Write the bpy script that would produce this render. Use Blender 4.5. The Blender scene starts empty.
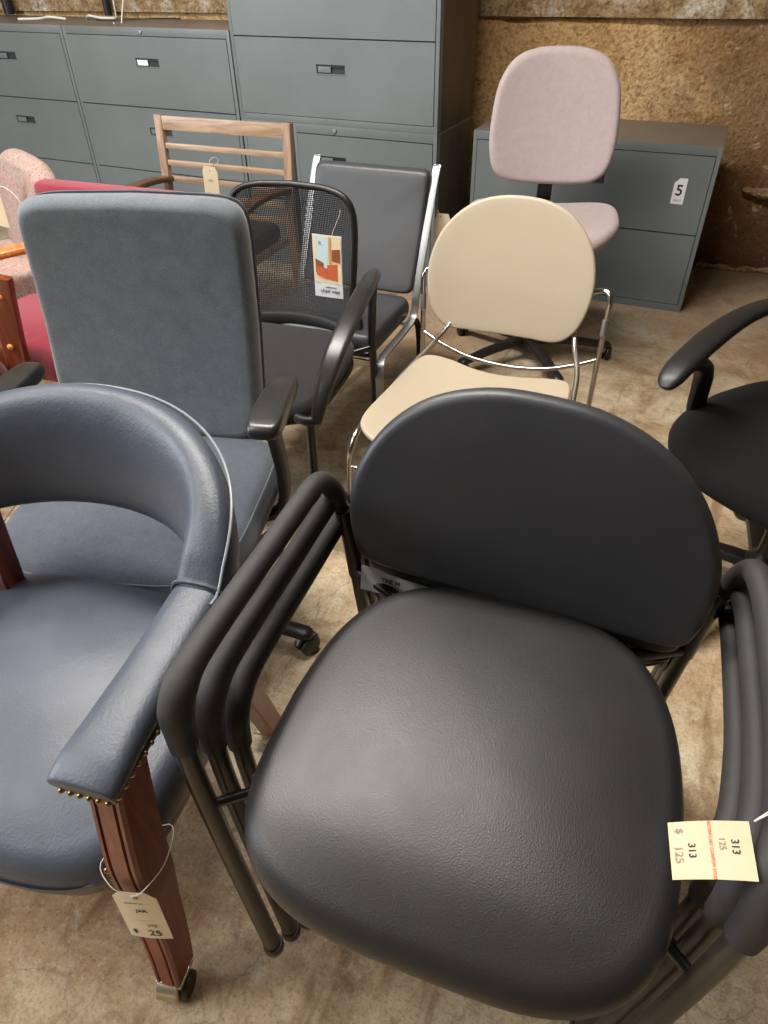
import bpy, bmesh, math, random
from mathutils import Vector, Matrix, noise
random.seed(7)
PI = math.pi
SC = bpy.context.scene
COL = SC.collection

# ------------------------------------------------------------------ camera
F_, YAW, PITCH, ROLL, H_ = 690.0, -.4573, .6901, -.0203, 1.388
fw = Vector((math.sin(YAW)*math.cos(PITCH), math.cos(YAW)*math.cos(PITCH), -math.sin(PITCH)))
r0 = Vector((math.cos(YAW), -math.sin(YAW), 0)); u0 = r0.cross(fw)
rr = math.cos(ROLL)*r0 + math.sin(ROLL)*u0
uu = -math.sin(ROLL)*r0 + math.cos(ROLL)*u0
cd = bpy.data.cameras.new('camera'); cam = bpy.data.objects.new('camera', cd); COL.objects.link(cam)
cam.matrix_world = Matrix(((rr.x, uu.x, -fw.x, 0), (rr.y, uu.y, -fw.y, 0), (rr.z, uu.z, -fw.z, H_), (0, 0, 0, 1)))
cd.sensor_fit = 'VERTICAL'; cd.sensor_height = 36; cd.sensor_width = 27
cd.lens = F_*36/1024; cd.clip_start = .02; cd.clip_end = 60
SC.camera = cam

# ------------------------------------------------------------------ object helpers
def link_obj(name, me, mat=None, parent=None):
    o = bpy.data.objects.new(name, me); COL.objects.link(o)
    if mat is not None and me is not None: me.materials.append(mat)
    if parent is not None: o.parent = parent
    return o

def thing(name, label, cat, loc=(0, 0, 0), rz=0, group=None):
    o = bpy.data.objects.new(name, None); COL.objects.link(o)
    o.empty_display_size = .1
    o.location = loc; o.rotation_euler = (0, 0, math.radians(rz))
    o['label'] = label; o['category'] = cat
    if group: o['group'] = group
    return o

def tag(o, label, cat, group=None):
    o['label'] = label; o['category'] = cat
    if group: o['group'] = group
    return o

def copy_tree(o, parent=None):
    c = o.copy(); COL.objects.link(c)
    if parent is not None: c.parent = parent
    for ch in [x for x in o.children]: copy_tree(ch, c)
    return c

class MB:
    """collects geometry and links it as ONE mesh"""
    def __init__(s): s.v = []; s.f = []
    def add(s, vs, fs, M=None):
        b = len(s.v)
        for p in vs:
            p = Vector(p); s.v.append(M @ p if M is not None else p)
        s.f += [[b+i for i in f] for f in fs]; return s
    def box(s, c, d, bev=.004, seg=2, M=None, rot=None):
        bm = bmesh.new(); bmesh.ops.create_cube(bm, size=1)
        for v in bm.verts: v.co = Vector((v.co.x*d[0], v.co.y*d[1], v.co.z*d[2]))
        if bev > 0:
            bmesh.ops.bevel(bm, geom=bm.edges[:], offset=min(bev, min(d)*.45), segments=seg, profile=.7, affect='EDGES')
        T = Matrix.Translation(Vector(c))
        if rot is not None: T = T @ rot
        if M is not None: T = M @ T
        bm.verts.index_update()
        s.add([v.co.copy() for v in bm.verts], [[v.index for v in f.verts] for f in bm.faces], T)
        bm.free(); return s
    def tube(s, pts, r, n=14, flat=None, ref=None, cap=True, closed=False, exp=2.0):
        """sweep; r scalar or list; flat=(a,b) section half sizes or list of them; ref = direction of section a"""
        P = [Vector(p) for p in pts]; m = len(P)
        T = []
        for i in range(m):
            if closed: t = P[(i+1) % m]-P[i-1]
            else: t = P[min(i+1, m-1)]-P[max(i-1, 0)]
            T.append(t.normalized())
        if ref is None:
            a = Vector((0, 0, 1)) if abs(T[0].z) < .9 else Vector((1, 0, 0))
        else: a = Vector(ref)
        N = (a - T[0]*a.dot(T[0])).normalized(); rings = []
        for i in range(m):
            if ref is not None and flat is not None and not isinstance(ref, tuple): pass
            N = (N - T[i]*N.dot(T[i])).normalized()
            Bn = T[i].cross(N)
            if flat is not None: fa, fb = flat[i] if isinstance(flat, list) else flat
            else: fa = fb = (r[i] if isinstance(r, list) else r)
            ring = []
            for k in range(n):
                t = 2*PI*k/n; c, q = math.cos(t), math.sin(t)
                e = 2/exp
                c = math.copysign(abs(c)**e, c); q = math.copysign(abs(q)**e, q)
                ring.append(P[i]+N*fa*c+Bn*fb*q)
            rings.append(ring)
        b = len(s.v)
        for R_ in rings: s.v += R_
        for i in range(m if closed else m-1):
            for k in range(n):
                a0 = b+i*n+k; a1 = b+i*n+(k+1) % n; c0 = b+((i+1) % m)*n+k; c1 = b+((i+1) % m)*n+(k+1) % n
                s.f.append([a0, a1, c1, c0])
        if cap and not closed:
            s.f.append([b+k for k in range(n)][::-1]); s.f.append([b+(m-1)*n+k for k in range(n)])
        return s
    def lathe(s, prof, n=20, M=None):
        vs = []; fs = []
        for (r, z) in prof:
            for k in range(n): vs.append((r*math.cos(2*PI*k/n), r*math.sin(2*PI*k/n), z))
        for i in range(len(prof)-1):
            for k in range(n):
                fs.append([i*n+k, i*n+(k+1) % n, (i+1)*n+(k+1) % n, (i+1)*n+k])
        fs.append([k for k in range(n)][::-1]); fs.append([(len(prof)-1)*n+k for k in range(n)])
        return s.add(vs, fs, M)
    def loft(s, rings, cap=True, closed=False):
        n = len(rings[0]); m = len(rings); b = len(s.v)
        for R_ in rings: s.v += [Vector(p) for p in R_]
        for i in range(m if closed else m-1):
            for k in range(n):
                s.f.append([b+i*n+k, b+i*n+(k+1) % n, b+((i+1) % m)*n+(k+1) % n, b+((i+1) % m)*n+k])
        if cap and not closed:
            s.f.append([b+k for k in range(n)][::-1]); s.f.append([b+(m-1)*n+k for k in range(n)])
        return s
    def build(s, name, mat, parent=None, sharp=40, M=None):
        me = bpy.data.meshes.new(name)
        vs = [M @ v for v in s.v] if M is not None else s.v
        me.from_pydata([tuple(v) for v in vs], [], s.f); me.update()
        bm = bmesh.new(); bm.from_mesh(me); bmesh.ops.recalc_face_normals(bm, faces=bm.faces[:]); bm.to_mesh(me); bm.free()
        me.polygons.foreach_set('use_smooth', [True]*len(me.polygons))
        me.set_sharp_from_angle(angle=math.radians(sharp))
        return link_obj(name, me, mat, parent)

def smooth(pts, k=6, closed=False):
    """Catmull-Rom through the points"""
    P = [Vector(p) for p in pts]; out = []; m = len(P)
    rng = range(m) if closed else range(m-1)
    for i in rng:
        if closed: a, b, c, d = P[i-1], P[i], P[(i+1) % m], P[(i+2) % m]
        else: a, b, c, d = P[max(i-1, 0)], P[i], P[i+1], P[min(i+2, m-1)]
        for j in range(k):
            t = j/k
            out.append(.5*((2*b)+(c-a)*t+(2*a-5*b+4*c-d)*t*t+(3*b-a-3*c+d)*t**3))
    if not closed: out.append(P[-1])
    return out

def lerp_list(vals, n):
    out = []
    for i in range(n):
        t = i/(n-1)*(len(vals)-1); a = int(min(t, len(vals)-2)); q = t-a
        if isinstance(vals[0], tuple): out.append(tuple(vals[a][j]*(1-q)+vals[a+1][j]*q for j in range(len(vals[0]))))
        else: out.append(vals[a]*(1-q)+vals[a+1]*q)
    return out

def superell(a, b, n=2.6, N=72, c=(0, 0), front=None):
    out = []
    for k in range(N):
        t = 2*PI*k/N; x, y = math.cos(t), math.sin(t)
        e = 2/n
        out.append((c[0]+a*math.copysign(abs(x)**e, x), c[1]+b*math.copysign(abs(y)**e, y)))
    return out

def pad_mesh(mb, outline, th, edge, dome=.0, dome_b=.0, deform=None, rings=9, arc=5, M=None):
    """upholstered cushion: outline in xy, thickness th about z=0, rounded edge, domed faces"""
    N = len(outline); cx = sum(p[0] for p in outline)/N; cy = sum(p[1] for p in outline)/N
    R = sum(math.hypot(p[0]-cx, p[1]-cy) for p in outline)/N
    lv = []
    for j in range(rings, 0, -1):                       # bottom, centre to edge
        q = (j/rings); s0 = 1-edge/R
        s_ = s0*(1-q)+.02*q
        lv.append((s_, -th/2-dome_b*(1-(s_/s0)**2)))
    for j in range(2*arc+1):
        ph = -PI/2+PI*j/(2*arc)
        lv.append((1-edge/R*(1-math.cos(ph)), th/2*math.sin(ph)))
    for j in range(1, rings+1):
        q = (j/rings); s0 = 1-edge/R
        s_ = s0*(1-q)+.02*q
        lv.append((s_, th/2+dome*(1-(s_/s0)**2)))
    rr_ = []
    for (s_, z) in lv:
        ring = []
        for (x, y) in outline:
            p = Vector((cx+(x-cx)*s_, cy+(y-cy)*s_, z))
            if deform: p = Vector(deform(p))
            if M is not None: p = M @ p
            ring.append(p)
        rr_.append(ring)
    mb.loft(rr_); return mb

def rot_to(a):  # z axis -> a
    return Vector((0, 0, 1)).rotation_difference(Vector(a).normalized()).to_matrix().to_4x4()

def text_mesh(name, body, size, mat, parent, M, bold=0):
    cu = bpy.data.curves.new(name, 'FONT'); cu.body = body; cu.size = size; cu.extrude = .0001; cu.offset = bold
    cu.align_x = 'CENTER'; cu.align_y = 'CENTER'
    o = bpy.data.objects.new('tmp', cu); COL.objects.link(o)
    dg = bpy.context.evaluated_depsgraph_get(); me = bpy.data.meshes.new_from_object(o.evaluated_get(dg))
    bpy.data.objects.remove(o); me.materials.clear(); me.transform(M)
    return link_obj(name, me, mat, parent)

# ------------------------------------------------------------------ materials
def lin(c): return tuple(((x/255)/12.92 if x/255 <= .04045 else ((x/255+.055)/1.055)**2.4) for x in c)+(1,)
def newmat(name):
    m = bpy.data.materials.new(name); m.use_nodes = True; nt = m.node_tree
    return m, nt, nt.nodes['Principled BSDF']
def N_(nt, t, **k):
    n = nt.nodes.new(t)
    for a, b in k.items():
        if a in n.inputs: n.inputs[a].default_value = b
        else: setattr(n, a, b)
    return n
def coords(nt, scale=(1, 1, 1)):
    tc = nt.nodes.new('ShaderNodeTexCoord'); mp = nt.nodes.new('ShaderNodeMapping'); mp.inputs['Scale'].default_value = scale
    nt.links.new(tc.outputs['Object'], mp.inputs['Vector']); return mp.outputs['Vector']
def ramp(nt, src, stops):
    r = nt.nodes.new('ShaderNodeValToRGB'); e = r.color_ramp.elements
    while len(e) > 1: e.remove(e[-1])
    e[0].position = stops[0][0]; e[0].color = stops[0][1]
    for p, c in stops[1:]:
        x = e.new(p); x.color = c
    nt.links.new(src, r.inputs['Fac']); return r.outputs['Color']
def mixc(nt, fac, a, b, mode='MIX'):
    m = nt.nodes.new('ShaderNodeMix'); m.data_type = 'RGBA'; m.blend_type = mode
    for s_, v in ((0, fac), (6, a), (7, b)):
        if isinstance(v, (int, float, tuple)): m.inputs[s_].default_value = v
        else: nt.links.new(v, m.inputs[s_])
    return m.outputs[2]
def bump(nt, bsdf, src, dist, strength=1.0, prev=None):
    b = nt.nodes.new('ShaderNodeBump'); b.inputs['Distance'].default_value = dist; b.inputs['Strength'].default_value = strength
    nt.links.new(src, b.inputs['Height'])
    if prev is not None: nt.links.new(prev, b.inputs['Normal'])
    nt.links.new(b.outputs['Normal'], bsdf.inputs['Normal']); return b.outputs['Normal']
def noise_n(nt, v, scale, detail=4, rough=.55, dist=0):
    n = N_(nt, 'ShaderNodeTexNoise'); n.inputs['Scale'].default_value = scale; n.inputs['Detail'].default_value = detail
    n.inputs['Roughness'].default_value = rough; n.inputs['Distortion'].default_value = dist
    nt.links.new(v, n.inputs['Vector']); return n.outputs['Fac']
def vor_n(nt, v, scale, out='Distance', feature='F1'):
    n = N_(nt, 'ShaderNodeTexVoronoi'); n.feature = feature; n.inputs['Scale'].default_value = scale
    nt.links.new(v, n.inputs['Vector']); return n.outputs[out]

def plain(name, col, rough=.5, metal=0, spec=.5, coat=0, var=.0, vscale=8, bumpd=0, bscale=300):
    m, nt, b = newmat(name); c = lin(col)
    b.inputs['Roughness'].default_value = rough; b.inputs['Metallic'].default_value = metal
    b.inputs['Specular IOR Level'].default_value = spec; b.inputs['Coat Weight'].default_value = coat
    v = coords(nt)
    n = noise_n(nt, v, vscale)
    d = tuple(x*(1-var) for x in c[:3])+(1,); e = tuple(min(1, x*(1+var)) for x in c[:3])+(1,)
    nt.links.new(ramp(nt, n, [(.3, d), (.7, e)]), b.inputs['Base Color'])
    if bumpd: bump(nt, b, noise_n(nt, v, bscale, 2), bumpd)
    return m

def leather(name, c1, c2, rough=.4, grain=420, gd=.0003, wr=.0006, wscale=28, spec=.5, sheen=0):
    m, nt, b = newmat(name); v = coords(nt)
    n = noise_n(nt, v, 5, 5, .6)
    nt.links.new(ramp(nt, n, [(.3, lin(c1)), (.75, lin(c2))]), b.inputs['Base Color'])
    n2 = noise_n(nt, v, 14, 4)
    mr = N_(nt, 'ShaderNodeMapRange'); mr.inputs['To Min'].default_value = rough-.06; mr.inputs['To Max'].default_value = rough+.08
    nt.links.new(n2, mr.inputs['Value']); nt.links.new(mr.outputs[0], b.inputs['Roughness'])
    b.inputs['Specular IOR Level'].default_value = spec
    p = bump(nt, b, vor_n(nt, v, grain), gd, .7)
    bump(nt, b, noise_n(nt, v, wscale, 5, .65, .6), wr, .6, p)
    return m

def fabric(name, c1, c2, scale=500, rough=.9, gd=.0005, sheen=.25, mott=30):
    m, nt, b = newmat(name); v = coords(nt)
    hfv = vor_n(nt, v, scale)
    hf = N_(nt, 'ShaderNodeMath', operation='MULTIPLY'); hf.inputs[1].default_value = 1.0; nt.links.new(hfv, hf.inputs[0])
    n = noise_n(nt, v, mott, 5, .7)
    mx = N_(nt, 'ShaderNodeMath', operation='ADD'); nt.links.new(hf.outputs[0], mx.inputs[0]); nt.links.new(n, mx.inputs[1])
    h2 = N_(nt, 'ShaderNodeMath', operation='MULTIPLY'); h2.inputs[1].default_value = .5; nt.links.new(mx.outputs[0], h2.inputs[0])
    nt.links.new(ramp(nt, h2.outputs[0], [(.3, lin(c1)), (.7, lin(c2))]), b.inputs['Base Color'])
    b.inputs['Roughness'].default_value = rough; b.inputs['Sheen Weight'].default_value = sheen; b.inputs['Sheen Roughness'].default_value = .5
    b.inputs['Specular IOR Level'].default_value = .2
    bump(nt, b, hf.outputs[0], gd, .6)
    return m

def wood(name, c1, c2, c3, axis='Z', rough=.35, scale=1.0, coat=.2):
    sc = {'X': (1.5, 14, 14), 'Y': (14, 1.5, 14), 'Z': (14, 14, 1.5)}[axis]
    m, nt, b = newmat(name); v = coords(nt, tuple(x*scale for x in sc))
    n = noise_n(nt, v, 3.5, 6, .6, 1.2)
    nt.links.new(ramp(nt, n, [(.28, lin(c1)), (.5, lin(c2)), (.72, lin(c3))]), b.inputs['Base Color'])
    b.inputs['Roughness'].default_value = rough; b.inputs['Coat Weight'].default_value = coat; b.inputs['Coat Roughness'].default_value = .25
    bump(nt, b, n, .0004, .4)
    return m

M = {}
M['black_vinyl'] = leather('black_vinyl', (30, 29, 30), (36, 34, 35), .44, 520,   .00022, .0004, 20, .62)
M['black_vinyl_dark'] = leather('black_vinyl_dark', (46, 47, 50), (56, 56, 59), .44, 520, .0002, .0004, 20, .55)
M['blue_leather'] = leather('blue_leather', (60, 65, 75), (78, 83, 95), .44, 260, .0003, .0014, 22, .5)
M['slate_fabric'] = fabric('slate_fabric', (74, 79, 85), (100, 106, 111), 520, .85, .0006, .35, 24)
M['slate_seat'] = fabric('slate_seat', (56, 60, 69), (76, 81, 90), 520, .8, .0005, .3, 40)
M['black_fabric'] = fabric('black_fabric', (13, 13, 14), (22, 22, 22), 600, .9, .0004, .02, 60)
M['black_weave'] = fabric('black_weave', (28, 27, 27), (42, 40, 38), 600, .7, .0005, .1, 60)
M['pink_fabric'] = fabric('pink_fabric', (152, 137, 135), (172, 156, 153), 600, .9, .0004, .3, 40)
M['red_fabric'] = fabric('red_fabric', (108, 26, 38), (138, 40, 54), 600, .9, .0005, .3, 120)
M['maroon_fabric'] = fabric('maroon_fabric', (70, 22, 28), (96, 30, 38), 600, .9, .0005, .2, 120)
M['grip_foam'] = plain('grip_foam', (50, 48, 47), .62, 0, .45, 0, .12, 30, .0004, 900)
M['black_metal'] = plain('black_metal', (17, 17, 17), .32, 0, .5, .1, .1)
M['bronze_metal'] = plain('bronze_metal', (58, 52, 46), .36, .35, .5, .1, .1)
M['black_plastic'] = plain('black_plastic', (24, 23, 23), .42, 0, .5, 0, .1, 20, .0002, 700)
M['gloss_plastic'] = plain('gloss_plastic', (40, 38, 36), .3, 0, .5, 0, .2, 25, .0002, 500)
M['chrome'] = plain('chrome', (186, 184, 180), .22, 1, .5, 0, .05)
M['aluminium'] = plain('aluminium', (158, 158, 158), .4, .8, .5, 0, .05)
M['beige_plastic'] = plain('beige_plastic', (172, 158, 136), .42, 0, .4, 0, .02, 3, .0001, 400)
M['brass'] = plain('brass', (150, 124, 82), .3, 1, .5, 0, .2, 60)
M['caster_brass'] = plain('caster_brass', (196, 190, 166), .32, .85, .5, 0, .12, 30)
M['paper'] = plain('paper', (200, 184, 154), .85, 0, .2, 0, .03, 12)
M['paper_lit'] = plain('paper_lit', (236, 222, 192), .85, 0, .2, 0, .03, 12)  # lightened copy of paper, brightness in its colour for the dimly lit captain tag
M['white_paper'] = plain('white_paper', (222, 222, 226), .8, 0, .2, 0, .02, 12)
M['ink'] = plain('ink', (30, 30, 34), .7)
M['pencil'] = plain('pencil', (150, 138, 116), .9)
M['blue_ink'] = plain('blue_ink', (60, 62, 76), .9)
M['red_ink'] = plain('red_ink', (216, 128, 96), .8)
M['string'] = plain('string', (222, 218, 208), .8)
M['piping_grey'] = plain('piping_grey', (128, 132, 140), .35)
M['cherry'] = wood('cherry', (78, 26, 14), (116, 44, 26), (138, 58, 36), 'Z', .4, 1, .12)
M['cherry_dark'] = wood('cherry_dark', (40, 18, 11), (84, 38, 22), (108, 52, 30), 'Z', .4, 1, .1)
M['oak'] = wood('oak', (120, 96, 74), (152, 124, 98), (172, 144, 116), 'X', .4)
M['oak_post'] = wood('oak_post', (122, 96, 76), (154, 126, 102), (174, 146, 122), 'Z', .4)
M['walnut_arm'] = wood('walnut_arm', (44, 28, 18), (84, 54, 36), (120, 84, 58), 'Y', .35)
M['orange_wood'] = wood('orange_wood', (160, 88, 36), (196, 118, 56), (214, 140, 76), 'X', .35)
M['brown_wood'] = wood('brown_wood', (74, 32, 16), (108, 52, 28), (132, 70, 40), 'Z', .35)
M['brown_rail'] = wood('brown_rail', (86, 40, 20), (124, 66, 36), (146, 84, 50), 'X', .35)

def cabinet_mat(name, base):
    m, nt, b = newmat(name); v = coords(nt)
    n = noise_n(nt, v, 2.2, 4, .6)
    c = lin(base); d = tuple(x*.88 for x in c[:3])+(1,); e = tuple(x*1.1 for x in c[:3])+(1,)
    col = ramp(nt, n, [(.3, d), (.7, e)])
    sc = coords(nt, (3, 3, 30)); s2 = noise_n(nt, sc, 6, 5, .8)
    col = mixc(nt, ramp(nt, s2, [(.66, (0, 0, 0, 1)), (.78, (.25, .25, .25, 1))]), col, lin((150, 152, 148)))
    nt.links.new(col, b.inputs['Base Color'])
    b.inputs['Roughness'].default_value = .42; b.inputs['Specular IOR Level'].default_value = .45
    bump(nt, b, noise_n(nt, v, 900, 2), .0001, .5)
    return m
M['cab'] = cabinet_mat('cabinet_grey', (103, 110, 110))
M['cab_top'] = cabinet_mat('cabinet_top', (110, 102, 92))
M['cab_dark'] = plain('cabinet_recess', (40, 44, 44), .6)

def side_metal():
    m, nt, b = newmat('cabinet_side'); v = coords(nt, (1, 1, .35))
    n = noise_n(nt, v, 9, 6, .7)
    nt.links.new(ramp(nt, n, [(.3, lin((66, 58, 48))), (.7, lin((92, 82, 68)))]), b.inputs['Base Color'])
    b.inputs['Roughness'].default_value = .5
    return m
M['cab_side'] = side_metal()

def mesh_mat():
    m, nt, b = newmat('mesh_net'); v = coords(nt)
    b.inputs['Base Color'].default_value = lin((30, 30, 31)); b.inputs['Roughness'].default_value = .6
    sx = nt.nodes.new('ShaderNodeSeparateXYZ'); nt.links.new(v, sx.inputs[0])
    def sn(o):
        k = N_(nt, 'ShaderNodeMath', operation='MULTIPLY'); k.inputs[1].default_value = 560; nt.links.new(o, k.inputs[0])
        q = N_(nt, 'ShaderNodeMath', operation='SINE'); nt.links.new(k.outputs[0], q.inputs[0])
        z = N_(nt, 'ShaderNodeMath', operation='ABSOLUTE'); nt.links.new(q.outputs[0], z.inputs[0]); return z.outputs[0]
    pr = N_(nt, 'ShaderNodeMath', operation='MULTIPLY'); nt.links.new(sn(sx.outputs['X']), pr.inputs[0]); nt.links.new(sn(sx.outputs['Z']), pr.inputs[1])
    tr = nt.nodes.new('ShaderNodeBsdfTransparent'); mx = nt.nodes.new('ShaderNodeMixShader')
    st = N_(nt, 'ShaderNodeMath', operation='GREATER_THAN'); st.inputs[1].default_value = .62
    nt.links.new(pr.outputs[0], st.inputs[0])
    nt.links.new(st.outputs[0], mx.inputs[0])
    nt.links.new(b.outputs[0], mx.inputs[1]); nt.links.new(tr.outputs[0], mx.inputs[2])
    nt.links.new(mx.outputs[0], nt.nodes['Material Output'].inputs['Surface'])
    return m
M['net'] = mesh_mat()

def paisley_mat():
    m, nt, b = newmat('paisley_fabric'); v = coords(nt)
    n = noise_n(nt, v, 60, 4, .7)
    base = ramp(nt, n, [(.35, lin((138, 118, 108))), (.65, lin((168, 148, 136)))])
    vo = vor_n(nt, v, 110)
    dots = ramp(nt, vo, [(.2, (1, 1, 1, 1)), (.3, (0, 0, 0, 1))])
    n3 = noise_n(nt, v, 26, 2)
    pink = ramp(nt, n3, [(.5, (0, 0, 0, 1)), (.58, (.6, .6, .6, 1))])
    c = mixc(nt, pink, base, lin((172, 128, 118)))
    c = mixc(nt, dots, c, lin((120, 70, 74)))
    nt.links.new(c, b.inputs['Base Color']); b.inputs['Roughness'].default_value = .95
    bump(nt, b, noise_n(nt, v, 500, 2), .0006, .6)
    return m
M['paisley'] = paisley_mat()

def floor_mat():
    m, nt, b = newmat('stained_concrete'); v = coords(nt)
    big = noise_n(nt, v, .9, 5, .6, .3)
    mid = noise_n(nt, v, 4.2, 8, .68, .5)
    fine = noise_n(nt, v, 28, 8, .75)
    grit = noise_n(nt, v, 160, 4, .8)
    c = ramp(nt, mid, [(.36, lin((146, 118, 86))), (.44, lin((188, 166, 132))), (.54, lin((212, 194, 162))), (.66, lin((232, 222, 198)))])
    c = mixc(nt, ramp(nt, big, [(.47, (0, 0, 0, 1)), (.6, (.75, .75, .75, 1))]), c, lin((166, 130, 90)))
    c = mixc(nt, ramp(nt, fine, [(.5, (0, 0, 0, 1)), (.6, (.45, .45, .45, 1))]), c, lin((134, 104, 72)))
    c = mixc(nt, ramp(nt, grit, [(.52, (0, 0, 0, 1)), (.62, (.45, .45, .45, 1))]), c, lin((96, 70, 48)))
    lt = noise_n(nt, v, 75, 5, .8)
    c = mixc(nt, ramp(nt, lt, [(.54, (0, 0, 0, 1)), (.64, (.45, .45, .45, 1))]), c, lin((214, 202, 182)))
    # white scuffs
    n5 = noise_n(nt, v, 6, 9, .8, .8)
    c = mixc(nt, ramp(nt, n5, [(.56, (0, 0, 0, 1)), (.68, (.6, .6, .6, 1))]), c, lin((212, 204, 190)))
    # rusty streaks
    v2 = coords(nt, (1.2, .22, 1)); n6 = noise_n(nt, v2, 7, 4, .6, .4)
    c = mixc(nt, ramp(nt, n6, [(.58, (0, 0, 0, 1)), (.66, (.7, .7, .7, 1))]), c, lin((122, 84, 54)))
    n7 = noise_n(nt, v, 2.6, 8, .75, 1.0)
    c = mixc(nt, ramp(nt, n7, [(.56, (0, 0, 0, 1)), (.68, (.7, .7, .7, 1))]), c, lin((96, 66, 44)))
    # blends unevenly to a darker brown towards the back wall
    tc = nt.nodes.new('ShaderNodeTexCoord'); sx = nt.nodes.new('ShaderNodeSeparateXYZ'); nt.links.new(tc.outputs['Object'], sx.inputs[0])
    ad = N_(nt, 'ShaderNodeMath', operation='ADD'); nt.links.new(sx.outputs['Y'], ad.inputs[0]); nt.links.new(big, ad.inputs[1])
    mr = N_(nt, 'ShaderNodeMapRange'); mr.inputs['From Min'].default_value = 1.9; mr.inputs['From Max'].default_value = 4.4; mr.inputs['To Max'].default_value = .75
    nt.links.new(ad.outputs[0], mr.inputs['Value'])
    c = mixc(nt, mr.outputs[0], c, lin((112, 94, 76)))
    # hairline cracks
    vo = N_(nt, 'ShaderNodeTexVoronoi'); vo.feature = 'DISTANCE_TO_EDGE'; vo.inputs['Scale'].default_value = .6
    nv = N_(nt, 'ShaderNodeTexNoise'); nv.inputs['Scale'].default_value = 3; nv.inputs['Detail'].default_value = 6; nt.links.new(v, nv.inputs['Vector'])
    va = N_(nt, 'ShaderNodeVectorMath', operation='ADD'); nt.links.new(v, va.inputs[0]); nt.links.new(nv.outputs['Color'], va.inputs[1]); nt.links.new(va.outputs[0], vo.inputs['Vector'])
    c = mixc(nt, ramp(nt, vo.outputs['Distance'], [(.0, (.35, .35, .35, 1)), (.004, (0, 0, 0, 1))]), c, lin((84, 60, 44)))
    nt.links.new(c, b.inputs['Base Color'])
    nt.links.new(ramp(nt, mid, [(.3, (.55, .55, .55, 1)), (.7, (.8, .8, .8, 1))]), b.inputs['Roughness'])
    b.inputs['Specular IOR Level'].default_value = .35
    p = bump(nt, b, fine, .002, .4); bump(nt, b, grit, .0012, .4, p)
    return m
M['floor'] = floor_mat()

def wall_mat(name, cols, dirt=True):
    m, nt, b = newmat(name); v = coords(nt)
    a = noise_n(nt, v, 2.2 if dirt else 4.5, 7, .65 if dirt else .75, .4); g = noise_n(nt, v, 48, 5, .7); g2 = vor_n(nt, v, 60)
    c = ramp(nt, a, [(.3, lin(cols[0])), (.5, lin(cols[1])), (.7, lin(cols[2]))])
    c = mixc(nt, ramp(nt, g, [(.46, (0, 0, 0, 1)), (.66, (.75, .75, .75, 1))]), c, lin(cols[3]))
    tc = nt.nodes.new('ShaderNodeTexCoord'); sx = nt.nodes.new('ShaderNodeSeparateXYZ'); nt.links.new(tc.outputs['Object'], sx.inputs[0])
    if dirt:   # rising damp grime near the floor and a dark patch at the right
        ad = N_(nt, 'ShaderNodeMath', operation='ADD'); nt.links.new(sx.outputs['Z'], ad.inputs[0])
        a2 = noise_n(nt, v, 5, 5, .7)
        ml = N_(nt, 'ShaderNodeMath', operation='MULTIPLY'); ml.inputs[1].default_value = .6; nt.links.new(a2, ml.inputs[0]); nt.links.new(ml.outputs[0], ad.inputs[1])
        mr = N_(nt, 'ShaderNodeMapRange'); mr.inputs['From Min'].default_value = .95; mr.inputs['From Max'].default_value = .35; mr.inputs['To Max'].default_value = .85
        nt.links.new(ad.outputs[0], mr.inputs['Value'])
        c = mixc(nt, mr.outputs[0], c, lin((82, 60, 42)))
        ax = N_(nt, 'ShaderNodeMath', operation='ADD'); nt.links.new(sx.outputs['X'], ax.inputs[0]); nt.links.new(a2, ax.inputs[1])
        mx = N_(nt, 'ShaderNodeMapRange'); mx.inputs['From Min'].default_value = -.05; mx.inputs['From Max'].default_value = .3; mx.inputs['To Max'].default_value = .7
        nt.links.new(ax.outputs[0], mx.inputs['Value'])
        c = mixc(nt, mx.outputs[0], c, lin((112, 80, 56)))
    nt.links.new(c, b.inputs['Base Color']); b.inputs['Roughness'].default_value = .95; b.inputs['Specular IOR Level'].default_value = .15
    pk = noise_n(nt, v, 17, 8, .8, .6)
    c2 = mixc(nt, ramp(nt, pk, [(.56, (0, 0, 0, 1)), (.66, (.75, .75, .75, 1))]), c, lin((92, 64, 42)))
    c2 = mixc(nt, ramp(nt, pk, [(.34, (.6, .6, .6, 1)), (.42, (0, 0, 0, 1))]), c2, lin((232, 216, 180)))
    nt.links.new(c2, b.inputs['Base Color'])
    p = bump(nt, b, a, .03, .6); p = bump(nt, b, pk, .02, .8, p); p = bump(nt, b, g, .015, 1, p); bump(nt, b, g2, .006, .8, p)
    return m
M['wall'] = wall_mat('rough_plaster', [(190, 142, 88), (226, 184, 128), (240, 208, 162), (154, 106, 62)])
M['wall_up'] = wall_mat('peeling_plaster', [(70, 52, 38), (190, 158, 116), (244, 238, 224), (112, 82, 54)], False)
M['wall_plain'] = plain('wall_plain', (112, 102, 90), .9, 0, .2, 0, .06, 2)
M['wall_ceiling'] = plain('ceiling_paint', (140, 136, 130), .9, 0, .2, 0, .04, 2)

# ------------------------------------------------------------------ room
def struct(o): o['kind'] = 'structure'; return o
fl = MB().box((-1.6, .6, -.05), (9.2, 9.2, .1), 0); struct(fl.build('floor', M['floor']))

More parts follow.
